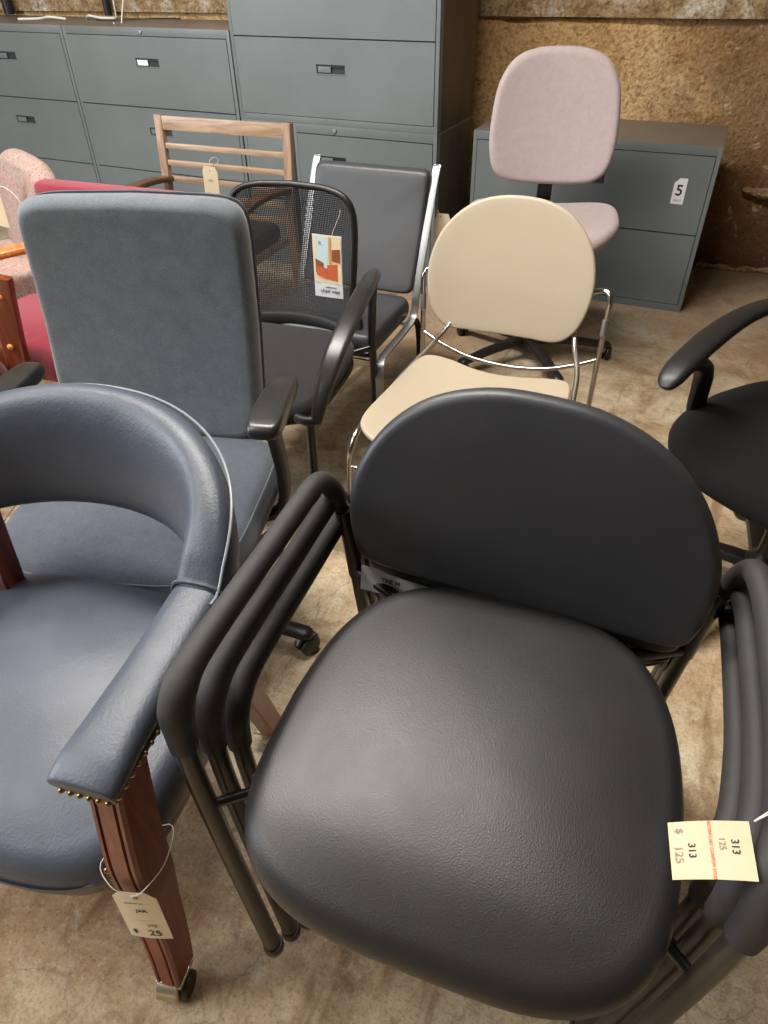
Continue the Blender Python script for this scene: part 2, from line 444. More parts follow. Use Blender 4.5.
WA = math.atan(.085)
def wall_pt(s, z, d=0):   # s = world x, d = towards the room
    return Vector((s, 4.13+.085*s-d, z))
def bumpy_wall(name, mat, z0, z1, prot, nx, nz, amp):
    mb = MB(); vs = []; fs = []
    x0, x1 = -6.2, 3.0
    for j in range(nz+1):
        for i in range(nx+1):
            x = x0+(x1-x0)*i/nx; z = z0+(z1-z0)*j/nz
            d = prot+amp*(noise.noise(Vector((x*3, z*3, prot*10)))*.6+noise.noise(Vector((x*11, z*11, 3)))*.4)
            if x < -1.25: d = min(d, prot)*.3+prot*.4
            vs.append(wall_pt(x, z, d))
    for j in range(nz):
        for i in range(nx):
            a = j*(nx+1)+i; fs.append([a, a+1, a+nx+2, a+nx+1])
    b = len(vs)                                  # back face for real thickness
    vs += [wall_pt(x0, z0, -.15), wall_pt(x1, z0, -.15), wall_pt(x1, z1, -.15), wall_pt(x0, z1, -.15)]
    fs.append([b, b+1, b+2, b+3])
    fs.append([i for i in range(nx+1)]+[b+1, b]); fs.append([nz*(nx+1)+i for i in range(nx+1)]+[b+2, b+3])
    fs.append([j*(nx+1) for j in range(nz+1)]+[b+3, b]); fs.append([j*(nx+1)+nx for j in range(nz+1)]+[b+2, b+1])
    mb.add(vs, fs); return struct(mb.build(name, mat, sharp=60))
bumpy_wall('wall_back', M['wall'], 0, 1.10, 0, 260, 40, .018)
bumpy_wall('wall_back_upper', M['wall_up'], 1.10, 3.2, .035, 200, 60, .03)
struct(MB().box((-6.2, .6, 1.6), (.1, 9.2, 3.2), 0).build('wall_left', M['wall_plain']))
struct(MB().box((3.0, .6, 1.6), (.1, 9.2, 3.2), 0).build('wall_right', M['wall_plain']))
struct(MB().box((-1.6, -4.0, 1.6), (9.2, .1, 3.2), 0).build('wall_front', M['wall_plain']))
struct(MB().box((-1.6, .6, 3.25), (9.2, 9.2, .1), 0).build('ceiling', M['wall_ceiling']))
# broken skirting chunk of mortar on wall base at the right
mb = MB()
pts = [wall_pt(-.1+.09*i, .012+.006*math.sin(i*2.1), .02+.008*math.sin(i*1.3)) for i in range(32)]
mb.tube(smooth(pts, 3), [.014+.007*math.sin(i*1.7) for i in range(94)], 8); struct(mb.build('baseboard_back', M['wall_up']))

mb = MB(); rg = []
for i in range(15):
    x = .02+.022*i; e = math.sin(PI*(i+.5)/15)**.4
    w_ = (.055+.02*noise.noise(Vector((i*.7, 0, 0))))*e; h_ = (.022+.008*noise.noise(Vector((i*.9, 3, 0))))*e; ring = []
    for j in range(12):
        a = 2*PI*j/12; k = 1+.25*noise.noise(Vector((i*.8, j*.9, 5)))
        ring.append(wall_pt(x, .40+h_*math.sin(a)*k-.002*i, max(-.05, .01+w_*math.cos(a)*k)))
    rg.append(ring)
struct(mb.loft(rg).build('trim_1', M['wall_up'], sharp=30))
# black conduits on the wall above the left cabinets
for x, r_, lb in ((-3.57, .022, 'black conduit pipe on the wall above the middle grey cabinet'), (-4.3, .03, 'black conduit pipe on the wall at the far left edge')):
    mb = MB(); p = [wall_pt(x, 1.085, .062), wall_pt(x, 1.6, .062), wall_pt(x, 3.15, .062)]
    mb.tube(p, r_, 14)
    o = mb.build('conduit_pipe', M['black_plastic']); tag(o, lb, 'pipe')

# ------------------------------------------------------------------ cabinets
def cabinet(name_label, x, y, z, rz, W, H, splits, railh, handles, base=.0, D=.457, lock=None, side='cab_side', deco=None):
    """splits: list of (z_top, z_bottom) drawer extents; handles: list of (cx, cz) or None"""
    t = thing('filing_cabinet', name_label, 'filing cabinet', (x, y, z), rz)
    b = MB()
    th = .018
    b.box((W/2, D/2+.012, H/2), (W, D-.024, H), .003)
    b.build('body', M['cab'], t)
    s = MB(); s.box((W-.001, D/2+.02, H/2), (.004, D-.03, H-.012), .001); s.build('side_panel', M[side], t)
    s = MB(); s.box((W/2, D/2, H-.001), (W, D, .006), .002); s.build('top_panel', M['cab_top'], t)
    f = MB()                                   # face frame: two stiles, top rail and bottom rail
    for cx in (th/2, W-th/2): f.box((cx, .006, H/2), (th, .014, H), .002)
    f.box((W/2, .006, H-railh/2), (W-2*th, .014, railh), .002)
    zb = splits[-1][1]
    if zb > .004: f.box((W/2, .006, zb/2), (W-2*th, .014, zb), .002)
    f.build('face_frame', M['cab'], t)
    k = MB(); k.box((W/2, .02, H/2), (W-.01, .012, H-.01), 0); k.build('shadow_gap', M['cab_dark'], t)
    for (zt, zb), h in zip(splits, handles):
        g = .0028
        w0, w1 = th+g, W-th-g
        dd = MB()
        if h is None:
            dd.box(((w0+w1)/2, .006, (zt+zb)/2), (w1-w0, .018, zt-zb-2*g), .003)
            dr = dd.build('drawer', M['cab'], t)
        else:
            hx, hz = h; hw, hh = .075, .018
            x0, x1, z0, z1 = hx-hw, hx+hw, hz-hh, hz+hh
            # drawer front with an opening for the recessed pull
            yf, yb = -.003, .015
            A = [(w0, zb+g), (w1, zb+g), (w1, zt-g), (w0, zt-g)]; Bq = [(x0, z0), (x1, z0), (x1, z1), (x0, z1)]
            vs = [(p[0], yf, p[1]) for p in A]+[(p[0], yf, p[1]) for p in Bq]+[(p[0], yb, p[1]) for p in Bq]+[(p[0], yb, p[1]) for p in A]
            fs = [[i, (i+1) % 4, 4+(i+1) % 4, 4+i] for i in range(4)]+[[4+i, 4+(i+1) % 4, 8+(i+1) % 4, 8+i] for i in range(4)]+[[12+i, 12+(i+1) % 4, (i+1) % 4, i] for i in range(4)]+[[8, 9, 10, 11]]
            dd.add(vs, fs); dr = dd.build('drawer', M['cab'], t, 30)
            p = MB(); p.box((hx, .010, z1-.006), (hw*2-.004, .016, .008), .002)
            p.box((hx, .0125, hz), (hw*2-.004, .004, hh*2-.004), 0)
            p.build('recessed_pull', M['cab_dark'], dr)
            q = MB(); q.box((hx-.036, .003, hz-.002), (.068, .003, .024), .001); q.build('label_holder', M['white_paper'] if deco == 'white' and h == handles[0] else M['cab'], dr)
            q = MB(); q.box((hx, -.0035, z0-.002), (hw*2+.004, .004, .004), .001); q.build('pull_lip', M['cab'], dr)
    if lock is not None:
        l = MB(); l.lathe([(0, 0), (.011, 0), (.0115, .003), (.009, .007), (.003, .0075)], 18, Matrix.Translation((lock, -.001, H-railh/2)) @ rot_to((0, -1, 0)))
        l.box((lock, -.0085, H-railh/2), (.0025, .001, .008), 0)
        l.build('lock', M['aluminium'], t)
    return t

YF = 3.273
DR3 = [(1.043, .725), (.725, .405), (.405, .085)]
cD = cabinet('grey three-drawer lateral filing cabinet with white drawer label, left of the stacked cabinets', -3.450, YF, 0, 0, 1.068, 1.077, DR3, .034,
             [(.538, .930), (.538, .612), (.538, .292)], lock=.53, side='cab', deco='white')
cE = cabinet('grey three-drawer lateral filing cabinet at the far left, cut off by the frame edge', -4.524, YF, 0, 0, 1.068, 1.077, DR3, .034,
             [(.600, .930), (.600, .612), (.600, .292)], lock=.53, side='cab')
cA = cabinet('tall grey filing cabinet stacked on top of two lower cabinets', -2.374, YF, .7095, 0, 1.072, 1.36, [(1.326, .989), (.989, .669), (.669, .349), (.349, .029)], .034,
             [(.537, 1.17), (.537, .87), (.537, .55), (.537, .231)])
cB = cabinet('grey lateral filing cabinet standing under the tall one, behind the black vinyl chair', -2.068, YF, 0, 0, .766, .7075, [(.6685, .345), (.345, .03)], .038,
             [(.215, .556), (.215, .22)], lock=.235)
cN = cabinet('narrow grey filing cabinet under the tall one, seen through the slatted chair back', -2.372, YF, 0, 0, .276, .7075, [(.6685, .345), (.345, .03)], .038, [None, None], side='cab')
cC = cabinet('low grey two-drawer filing cabinet bearing a white number 5 sticker', -1.1746, 3.4114, 0, 2, 1.078, .711, [(.677, .354), (.354, .033)], .034,
             [(.545, .553), (.545, .23)])
# number sticker on cabinet C
st = MB(); w, h = .052, .105
vs = [(-w/2, 0, -h/2), (w/2, 0, -h/2), (w/2, 0, h/2), (-w/2+.018, 0, h/2), (-w/2+.013, 0, h/2-.008), (-w/2, 0, h/2-.02)]
n = len(vs); vs2 = [(a, .0006, c) for a, b_, c in vs]
st.add(vs+vs2, [list(range(n)), list(range(n, 2*n))[::-1]]+[[i, (i+1) % n, n+(i+1) % n, n+i] for i in range(n)])
MS = Matrix.Translation((.945, -.0045, .532))
sk = st.build('number_sticker', M['white_paper'], cC, M=MS); sk['label'] = 'white sticker with a black number 5'
text_mesh('printed_number', '5', .062, M['ink'], sk, MS @ Matrix.Translation((0, -.0006, .002)) @ Matrix.Rotation(PI/2, 4, 'X'), .0012)
text_mesh('small_print', 'DISCO', .011, M['pencil'], sk, MS @ Matrix.Translation((0, -.0006, -.038)) @ Matrix.Rotation(PI/2, 4, 'X'), .0003)

# cords and loose white ties on the cabinet tops
def cord(name, pts, r, mat, label, cat='cord', k=8, group=None):
    o = MB().tube(smooth(pts, k), r, 8).build(name, mat); tag(o, label, cat, group); return o
cord('hanging_cord', [(-3.512, 3.78, 2.9), (-3.500, 3.76, 1.6), (-3.475, 3.72, 1.10), (-3.47, 3.70, 1.084)], .0035, M['string'], 'thin white cord hanging down beside the black conduit to the cabinet top')
cord('hanging_cord', [(-3.27, 3.66, 2.9), (-3.235, 3.60, 1.5), (-3.19, 3.45, 1.09), (-3.185, 3.38, 1.084)], .0035, M['string'], 'thin white cord hanging to the cabinet top, right of the conduit')
cord('cable_tie', [(-3.58, 3.60, 1.086), (-3.50, 3.54, 1.10), (-3.44, 3.56, 1.09), (-3.33, 3.55, 1.09)], .006, M['string'], 'crumpled white tie lying on the middle cabinet top')
cord('cable_tie', [(-3.92, 3.42, 1.086), (-3.80, 3.46, 1.088), (-3.70, 3.44, 1.098), (-3.62, 3.48, 1.088)], .006, M['string'], 'white tie lying across the far left cabinet top')
cord('black_wire', [(-3.42, 3.5, 1.084), (-3.3, 3.56, 1.084), (-3.18, 3.66, 1.084), (-3.0, 3.70, 1.084)], .003, M['black_plastic'], 'thin black wire lying on the middle cabinet top')

# ------------------------------------------------------------------ shared chair pieces
def caster_mb(p, ang, r=.028, w=.018):
    """twin-wheel caster, p = stem foot centre (x, y), ang = heading"""
    mb = MB(); T = Matrix.Translation((p[0], p[1], 0)) @ Matrix.Rotation(ang, 4, 'Z')
    for s in (-1, 1):
        mb.lathe([(.004, -w/2), (r*.6, -w/2-.001), (r*.93, -w/2+.002), (r, -w/4), (r, w/4), (r*.93, w/2-.002), (r*.6, w/2+.001), (.004, w/2)], 22, T @ Matrix.Translation((0, s*(w*.72), r)) @ rot_to((0, 1, 0)))
    # hood
    hood = []
    for i in range(9):
        a = PI*.05+PI*.8*i/8
        hood.append(T @ Vector((-.002+math.cos(a)*(r+.005), 0, r+math.sin(a)*(r+.005))))
    mb.tube(hood, 0, 8, flat=(.003, w*.45), ref=(0, 0, 1))
    mb.lathe([(.006, r+.0), (.006, r+.04)], 10, T)
    return mb

def five_star(t, c, a0, R=.30, mat='black_plastic', zc=.085, n=5):
    """hub, five legs each with its caster"""
    h = MB(); h.lathe([(.03, zc-.035), (.046, zc-.03), (.048, zc+.02), (.034, zc+.035), (.026, zc+.05)], 22, Matrix.Translation((c[0], c[1], 0)))
    h.build('hub', M[mat], t)
    for k in range(n):
        a = math.radians(a0+k*360/n); d = Vector((math.cos(a), math.sin(a), 0)); cc = Vector((c[0], c[1], 0))
        mb = MB(); pts = [cc+d*.03+Vector((0, 0, zc)), cc+d*R*.5+Vector((0, 0, zc-.004)), cc+d*R*.85+Vector((0, 0, zc-.016)), cc+d*R+Vector((0, 0, zc-.022)), cc+d*(R+.012)+Vector((0, 0, zc-.03))]
        q = smooth(pts, 4)
        mb.tube(q, 0, 12, flat=lerp_list([(.020, .027), (.016, .022), (.014, .019), (.015, .020), (.007, .012)], len(q)), ref=(0, 0, 1), exp=3)
        lg = mb.build('base_leg', M[mat], t)
        caster_mb(cc+d*R, a+1.1+k*.7).build('caster', M['black_plastic'], lg)

def gas_column(t, c, z0, z1, mat='black_metal'):
    m_ = MB(); m_.lathe([(.026, z0), (.026, z0+(z1-z0)*.55), (.024, z0+(z1-z0)*.56), (.015, z0+(z1-z0)*.57), (.015, z1)], 20, Matrix.Translation((c[0], c[1], 0)))
    m_.build('column', M[mat], t)

def mech_box(t, c, z, w=.14, d=.2):
    MB().box((c[0], c[1], z), (w, d, .045), .008).build('tilt_mechanism', M['black_metal'], t)

def price_tag(label, corners, matp, inks, curl=.004, chamfer=.2, parent=None, string=None, name='price_tag', th=.0005, hole=None, grp=None):
    """card through four world corners (TL, TR, BR, BL); inks: (text, u, v, size, rot, mat)"""
    TL, TR, BR, BL = [Vector(c) for c in corners]
    U = ((TR-TL)+(BR-BL))/2; V = ((TL-BL)+(TR-BR))/2; O = (TL+TR+BR+BL)/4
    w, h = U.length, V.length
    X = U.normalized(); Z_ = X.cross(V).normalized(); Y = Z_.cross(X)
    Mx = Matrix((( X.x, Y.x, Z_.x, O.x), (X.y, Y.y, Z_.y, O.y), (X.z, Y.z, Z_.z, O.z), (0, 0, 0, 1)))
    t = bpy.data.objects.new(name, None); COL.objects.link(t); t.matrix_world = Mx; t.empty_display_size = .03
    tag(t, label, 'price tag' if name == 'price_tag' else 'tag', grp)
    c = chamfer*w
    cz = lambda x, y: curl*math.cos(x/w*PI)
    nx, ny = 12, 8; vs = []; fs = []
    for s in (0, 1):
        for j in range(ny+1):
            for i in range(nx+1):
                x = -w/2+w*i/nx; y = -h/2+h*j/ny
                lim = w/2-max(0, y-(h/2-c)); x = max(-lim, min(lim, x))
                vs.append((x, y, cz(x, y)-s*th))
    n1 = (nx+1)*(ny+1)
    for j in range(ny):
        for i in range(nx):
            a = j*(nx+1)+i; q = [a, a+1, a+nx+2, a+nx+1]; fs.append(q); fs.append([n1+e for e in q][::-1])
    bd = [i for i in range(nx+1)]+[j*(nx+1)+nx for j in range(1, ny+1)]+[ny*(nx+1)+i for i in range(nx-1, -1, -1)]+[j*(nx+1) for j in range(ny-1, 0, -1)]
    for i in range(len(bd)):
        a, b_ = bd[i], bd[(i+1) % len(bd)]; fs.append([a, n1+a, n1+b_, b_])
    card = MB().add(vs, fs).build('card', matp, t, 60)
    if hole:
        MB().lathe([(.0008, 0), (.0035, 0), (.0035, .0006), (.0008, .0006)], 14, Matrix.Translation((hole[0]*w, hole[1]*h, cz(hole[0]*w, 0)+.0001))).build('eyelet', M['blue_ink'] if name != 'price_tag' else M['pencil'], card)
    for body, u, v, size, rot, im in inks:
        x, y = u*w, v*h
        text_mesh('lettering', body, size, M[im], card, Matrix.Translation((x, y, cz(x, y)+.0006)) @ Matrix.Rotation(math.radians(rot), 4, 'Z'), .0001)
    if string:
        inv = Mx.inverted()
        MB().tube([inv @ p for p in smooth(string, 6)], .0007, 6).build('string', M['string'], t)
    return t, Mx, w, h

# ------------------------------------------------------------------ 1. stack of black guest chairs
def FR(O, ang):
    return Matrix.Translation((O[0], O[1], 0)) @ Matrix.Rotation(math.radians(ang), 4, 'Z')
SB = (-.120, .348, 5.8)
def seat_outline_stack():
    out = []
    for k in range(88):
        t = 2*PI*k/88; x, y = math.cos(t), math.sin(t)
        e = 2/3.7 if y < 0 else 2/2.9
        X = .256*math.copysign(abs(x)**e, x); Y = .262*math.copysign(abs(y)**e, y)
        X *= 1-.07*(Y/.262 if Y > 0 else 0)
        out.append((.012+X, .142+Y))
    return out
def back_outline():
    """D shape in (x, z)"""
    pts = [(-.262, .035), (-.272, .10), (-.262, .16), (-.225, .225), (-.165, .275), (-.085, .302), (0, .308), (.085, .302), (.165, .275), (.225, .225), (.262, .16), (.272, .10), (.262, .035), (.235, .004), (.13, -.010), (0, -.014), (-.13, -.010), (-.235, .004)]
    return [(p.x, p.y) for p in smooth([(a, b, 0) for a, b in pts], 5, True)]
def make_stack_chair(label):
    t = thing('guest_chair', label, 'chair', (0, 0, 0), 0, 'stacked black guest chairs')
    # seat
    def dz(p):
        q = max(0, (-.02-p.y)/.1)
        s = min(1, abs(p.x-.016)/.25)
        return Vector((p.x, p.y, p.z-.022*q*q+.004*s*s+(.008*((p.y-.142)/.26)**2 if p.y > .142 else 0)))
    mb = pad_mesh(MB(), seat_outline_stack(), .052, .03, .022, .0, dz, 12, 6, Matrix.Translation((0, 0, .441)))
    s = mb.build('seat', M['black_vinyl'], t, 60)
    # underside shell of the seat
    o2 = [(.016+(a-.016)*.9, .142+(b_-.142)*.9) for a, b_ in seat_outline_stack()]
    pad_mesh(MB(), o2, .012, .005, 0, 0, None, 3, 2, Matrix.Translation((0, 0, .408))).build('seat_pan', M['black_metal'], t)
    # backrest: curved D pad (x, z) -> leaning, concave
    def db(p):
        x, z, d = p.x, p.y, p.z
        y = .405+.24*(z)-.30*x*x+.0
        nd = Vector((-.6*x*-1, -1, .24)).normalized()
        return Vector((x*.985+.010, y, .470+z-.065*x))+nd*d*1.0
    mb = pad_mesh(MB(), back_outline(), .038, .02, .016, .004, db, 10, 5)
    mb.build('backrest', M['black_vinyl_dark'], t, 60)
    for sx in (-1, 1):
        X = .3185*sx+.0
        # continuous tube: foot -> up -> arm -> rear curve -> rear foot
        foot = (-.244 if sx < 0 else .250)
        XF = X-.004*(sx > 0); XM = X+.008*(sx > 0)
        pts = [(foot, -.036, 0.004), (foot+(X-foot)*.45, -.025, .24), (foot+(XF-foot)*.86, -.012, .46), (XF, .004, .555), (XF, .03, .588), (XM, .12, .597), (XM, .25, .597), (XM-.003*(sx > 0), .36, .600), (X*.99, .425, .592), (X*.96, .452, .55), (X*.91, .462, .47), (X*.885, .470, .36), (X*.86, .49, .18), (X*.84, .512, .004)]
        q = smooth(pts, 6)
        h_ = 5*6
        MB().tube(q[:h_], 0, 14, flat=(.0135, .0135), ref=(1, 0, 0)).build('front_leg', M['bronze_metal'] , t)
        MB().tube(q[h_-2:], 0, 14, flat=(.0133, .0133), ref=(1, 0, 0)).build('rear_leg', M['black_metal'] , t)
        # foam grip over the arm
        XO = X; X = XF
        g = [(foot+(X-foot)*.93, -.008, .502), (foot+(X-foot)*.98, -.003, .530), (X, .003, .560), (X, .022, .586), ((X+XM)/2, .06, .598), (XM, .15, .600), (XM, .25, .600), (XM-.003*(sx > 0), .35, .602), (XO*.995, .405, .602), (XO*.985, .436, .586), (XO*.965, .452, .556), (XO*.955, .455, .535)]
        X = XO
        qg = smooth(g, 6)
        fl_ = lerp_list([(.0165, .0165), (.018, .0185), (.0205, .022), (.0205, .021), (.0175, .0185), (.0160, .0175), (.0158, .0175), (.0160, .0175), (.0160, .0170), (.0160, .0165), (.0165, .0165), (.0155, .0155)], len(qg))
        MB().tube(qg, 0, 18, flat=fl_, ref=(1, 0, 0), exp=2.3).build('arm_grip', M['grip_foam'], t)
        # rear upright sleeve
        MB().tube([(X*.93, .457, .52), (X*.905, .463, .46), (X*.885, .470, .36)], .0155, 12).build('upright', M['black_metal'], t)
        MB().tube([(X*.905, .460, .50), (X*.80, .455, .505), (X*.70, .43, .51)], .010, 10).build('back_bracket', M['black_metal'], t)
        # glide foot
        MB().lathe([(.015, 0), (.0165, .002), (.0165, .014), (.014, .018)], 14, Matrix.Translation((foot, -.036, 0))).build('foot_glide', M['bronze_metal'], t)
        MB().lathe([(.015, 0), (.0165, .002), (.0165, .014), (.014, .018)], 14, Matrix.Translation((X*.84, .512, 0))).build('foot_glide', M['black_plastic'], t)
        # short chrome bracket leg->seat
        MB().tube([(foot+(X-foot)*.70, -.012, .385), (foot*.95, .03, .396), (foot*.80, .07, .402)], .007, 10).build('seat_bracket', M['black_metal'], t)
    MB().tube([(-.255, .03, .40), (.262, .03, .40)], .011, 12).build('cross_rail', M['black_metal'], t)
    MB().tube([(-.27, .462, .375), (-.16, .40, .385), (.0, .385, .388), (.17, .40, .385), (.272, .462, .375)], .011, 12).build('cross_rail', M['black_metal'], t)
    return t
c0 = make_stack_chair('black vinyl guest chair at the bottom of the stack of three, standing on the floor')
FB = FR(SB[:2], SB[2])
chairs = []
for i, lb in enumerate(('black vinyl guest chair at the bottom of the stack of three, standing on the floor', 'middle black guest chair of the stack of three, with white paper label on its back', 'black vinyl guest chair with rounded back and full seat in view, topmost of the stack')):
    o = c0 if i == 0 else copy_tree(c0)
    k = 2-i
    o.location = FB @ Vector((.004, .048*k, .138-.069*k)); o.rotation_euler = (0, 0, math.radians(SB[2])); o['label'] = lb
    chairs.append(o)
mid = chairs[1]
lb_ = MB(); lb_.box((-.185, .386, .462), (.15, .0008, .050), 0, rot=Matrix.Rotation(-.2, 4, 'X'))
pl = lb_.build('paper_label', M['white_paper'], mid); pl['label'] = 'white printed paper label stuck on the back'
text_mesh('lettering', 'THE H', .012, M['ink'], pl, Matrix.Translation((-.205, .3855, .466)) @ Matrix.Rotation(PI/2-.2, 4, 'X'), .0002)

# 313 tag on the right arm
w2 = lambda L: FB @ Vector(L)
price_tag('cream price tag printed 313 twice, lying on the right arms of the stacked chairs',
          [(.106, .418, .711), (.169, .430, .742), (.176, .378, .737), (.111, .364, .701)], M['paper'],
          [('313', .30, .05, .0095, -90, 'ink'), ('313', -.22, -.02, .0095, -90, 'ink'), ('RETAIN LAST COUPON STUB', .02, 0, .0041, -90, 'red_ink'),
           ('$', -.36, .33, .010, -90, 'pencil'), ('125', -.39, -.08, .011, -90, 'pencil'), ('125', .15, .10, .008, -90, 'pencil')],
          curl=.003, chamfer=.0, string=[(.171, .432, .742), (.180, .436, .757), (.192, .44, .764), (.184, .445, .752), (.171, .433, .741)])

# ------------------------------------------------------------------ 2. blue leather captain's chair
KC = (-.805, .421, 10)
t = thing('captain_chair', 'blue-grey leather captain chair with curved barrel back, cherry wood legs and brass nail trim', 'chair', (KC[0], KC[1], 0), KC[2])
# seat
so = superell(.285, .262, 4.2, 96, (-.012, -.045))
def dcs(p):
    f = max(0, (-.18-p.y)/.13)
    return Vector((p.x, p.y-.0, p.z-.03*f*f*(1 if p.z > 0 else .2)))
st_ = pad_mesh(MB(), so, .105, .04, .03, 0, dcs, 12, 6, Matrix.Translation((0, 0, .408))).build('seat', M['blue_leather'], t, 60)
o2 = [(-.012+(a+.012)*.93, -.045+(b_+.045)*.93) for a, b_ in so]
pad_mesh(MB(), o2, .04, .006, 0, 0, None, 3, 2, Matrix.Translation((0, 0, .345))).build('seat_rail', M['cherry_dark'], t)
# barrel back + arms swept along a U
NU = 60; rings = []; pipe = []; pipe2 = []
CX = -.02
def plan(u):    # u 0..1 from right seam through back to left seam
    a = -0.10+u*(PI+.20)
    return Vector((CX+.288*math.cos(a), .040+.238*math.sin(a), 0)), a
for i in range(NU+1):
    u = i/NU; p, a = plan(u)
    sn = max(0, math.sin(a)); k = sn**.55
    k = min(1, max(0, k))
    nrm = Vector((math.cos(a), math.sin(a), 0))
    zt = .685+(.825-.685)*k; zb = .625+.0*k-.012*k
    hz = (zt-zb)/2; cz_ = (zt+zb)/2; hw = .040
    lean = .16*k
    ring = []
    for j in range(28):
        q = 2*PI*j/28; c_, s_ = math.cos(q), math.sin(q)
        cc = math.copysign(abs(c_)**.62, c_); ss = math.copysign(abs(s_)**.75, s_)
        wloc = hw*(1-.18*ss*k)
        ring.append(p+nrm*(wloc*cc+lean*(hz*ss))+Vector((0, 0, cz_+hz*ss)))
    rings.append(ring)
    pipe.append(p+nrm*(hw*.86+lean*hz*.8)+Vector((0, 0, cz_+hz*.86)))
    pipe2.append(p+nrm*(hw*.92-lean*hz*.8)+Vector((0, 0, cz_-hz*.86)))
bk = MB().loft(rings).build('backrest', M['blue_leather'], t, 60)
MB().tube(pipe, .0024, 8).build('piping', M['piping_grey'], bk)
MB().tube(pipe2, .0035, 8).build('piping', M['blue_leather'], bk)
def nailmb(p, nrm, r=.0042):
    m_ = MB(); T = Matrix.Translation(Vector(p)) @ rot_to(nrm)
    m_.lathe([(r, -.001), (r*.95, .0008), (r*.7, .0026), (r*.35, .0036), (.0004, .004)], 10, T); return m_
for sx in (1, -1):
    X = lambda x: CX+sx*(x-CX) if sx < 0 else x
    # arm pad: from seam forward, ends square
    cs = [(.268, .040, .660), (.267, -.02, .658), (.268, -.10, .657), (.268, -.18, .656), (.268, -.230, .654), (.268, -.256, .650), (.268, -.262, .649)]
    cs = [(X(a), b_, c_) for a, b_, c_ in cs]; q = smooth(cs, 5)
    fl_ = lerp_list([(.028, .039), (.026, .038), (.025, .038), (.024, .040), (.022, .044), (.017, .044), (.012, .042)], len(q))
    ar = MB().tube(q, 0, 24, flat=fl_, ref=(0, 0, 1), exp=3.0).build('armrest', M['blue_leather'], t, 50)
    # seam roll where arm meets back
    seam = []
    for j in range(24):
        qa = 2*PI*j/24; c_, s_ = math.cos(qa), math.sin(qa)
        seam.append((X(.268)+.041*math.copysign(abs(c_)**.6, c_), .036, .661+.031*math.copysign(abs(s_)**.7, s_)))
    MB().tube(seam, .0035, 8, closed=True).build('seam_roll', M['blue_leather'], ar)
    # lower band under the pad that carries the nails
    band = [(a, b_, .634) for a, b_, c_ in cs[:-1]]
    MB().tube(smooth(band, 4), 0, 16, flat=(.010, .038), ref=(0, 0, 1), exp=5).build('arm_welt', M['black_vinyl_dark'], ar)
    for j in range(6):
        nailmb((X(.268)+(-.031+.0124*j), -.260, .634), (0, -1, .2)).build('nailhead', M['brass'], ar)
    for j in range(18):
        yy = -.250+.0145*j
        nailmb((X(.268)+sx*.0385, yy, .634), (sx, 0, .2)).build('nailhead', M['brass'], ar)
    # front leg, fluted sabre shape: loft of grooved sections
    path = [(.278, -.214, .632), (.278, -.230, .55), (.277, -.242, .47), (.272, -.244, .38), (.262, -.246, .28), (.257, -.252, .17), (.252, -.262, .062)]
    dm = [(.023, .030), (.024, .031), (.025, .032), (.025, .031), (.024, .029), (.023, .027), (.022, .025)]
    q = smooth([(X(a), b_, c_) for a, b_, c_ in path], 6); dl = lerp_list(dm, len(q)); rg = []
    for P_, (hx, hy) in zip(q, dl):
        prof = [(-1, 1), (1, 1), (1, -.82), (.86, -1), (.66, -1), (.60, -.86), (.52, -.86), (.46, -1.0), (-.46, -1.0), (-.52, -.86), (-.60, -.86), (-.66, -1), (-.86, -1), (-1, -.82)]
        rg.append([Vector((P_.x+hx*a, P_.y+hy*b_, P_.z)) for a, b_ in prof])
    lg = MB().loft(rg).build('front_leg', M['cherry'], t, 28)
    # caster: brass cap, curved brass hood and wheel
    fx, fy = X(.252), -.262
    c_ = MB(); c_.box((fx, fy, .058), (.046, .050, .010), .003)
    for s2 in (0,):
        c_.lathe([(.004, -.019), (.023, -.019), (.0255, -.017), (.0255, .017), (.023, .019), (.004, .019)], 28, Matrix.Translation((fx-.006, fy-.014, .026)) @ rot_to((1, .12, 0)))
    c_.build('caster', M['caster_brass'], lg)
    c2 = MB(); c2.lathe([(.003, -.005), (.021, -.005), (.0225, 0), (.021, .005), (.003, .005)], 20, Matrix.Translation((fx+.021, fy-.006, .0235)) @ rot_to((1, .12, 0)))
    c2.build('caster_wheel', M['black_plastic'], lg)
    # rear leg / post carrying the back
    xo = .05 if sx > 0 else 0
    rp = [(.190+xo, .165-xo, .66), (.190+xo, .150-xo*.8, .50), (.195+xo, .145-xo*.6, .36), (.205+xo*.6, .17, .20), (.215+xo*.3, .215, .055)]
    q = smooth([(X(a) , b_, c_) for a, b_, c_ in rp], 5); rg = []
    for P_ in q:
        rg.append([P_+Vector((dx*.019, dy*.024, 0)) for dx, dy in ((-1, -.8), (-.8, -1), (.8, -1), (1, -.8), (1, .8), (.8, 1), (-.8, 1), (-1, .8))])
    rl = MB().loft(rg).build('rear_leg', M['cherry'], t, 35)
    m_ = MB(); m_.lathe([(.004, -.011), (.022, -.011), (.024, -.008), (.024, .008), (.022, .011), (.004, .011)], 24, Matrix.Translation((X(.215), .215, .0245)) @ rot_to((1, .3, 0)))
    m_.box((X(.215), .215, .054), (.042, .046, .010), .003); m_.build('caster', M['caster_brass'], rl)
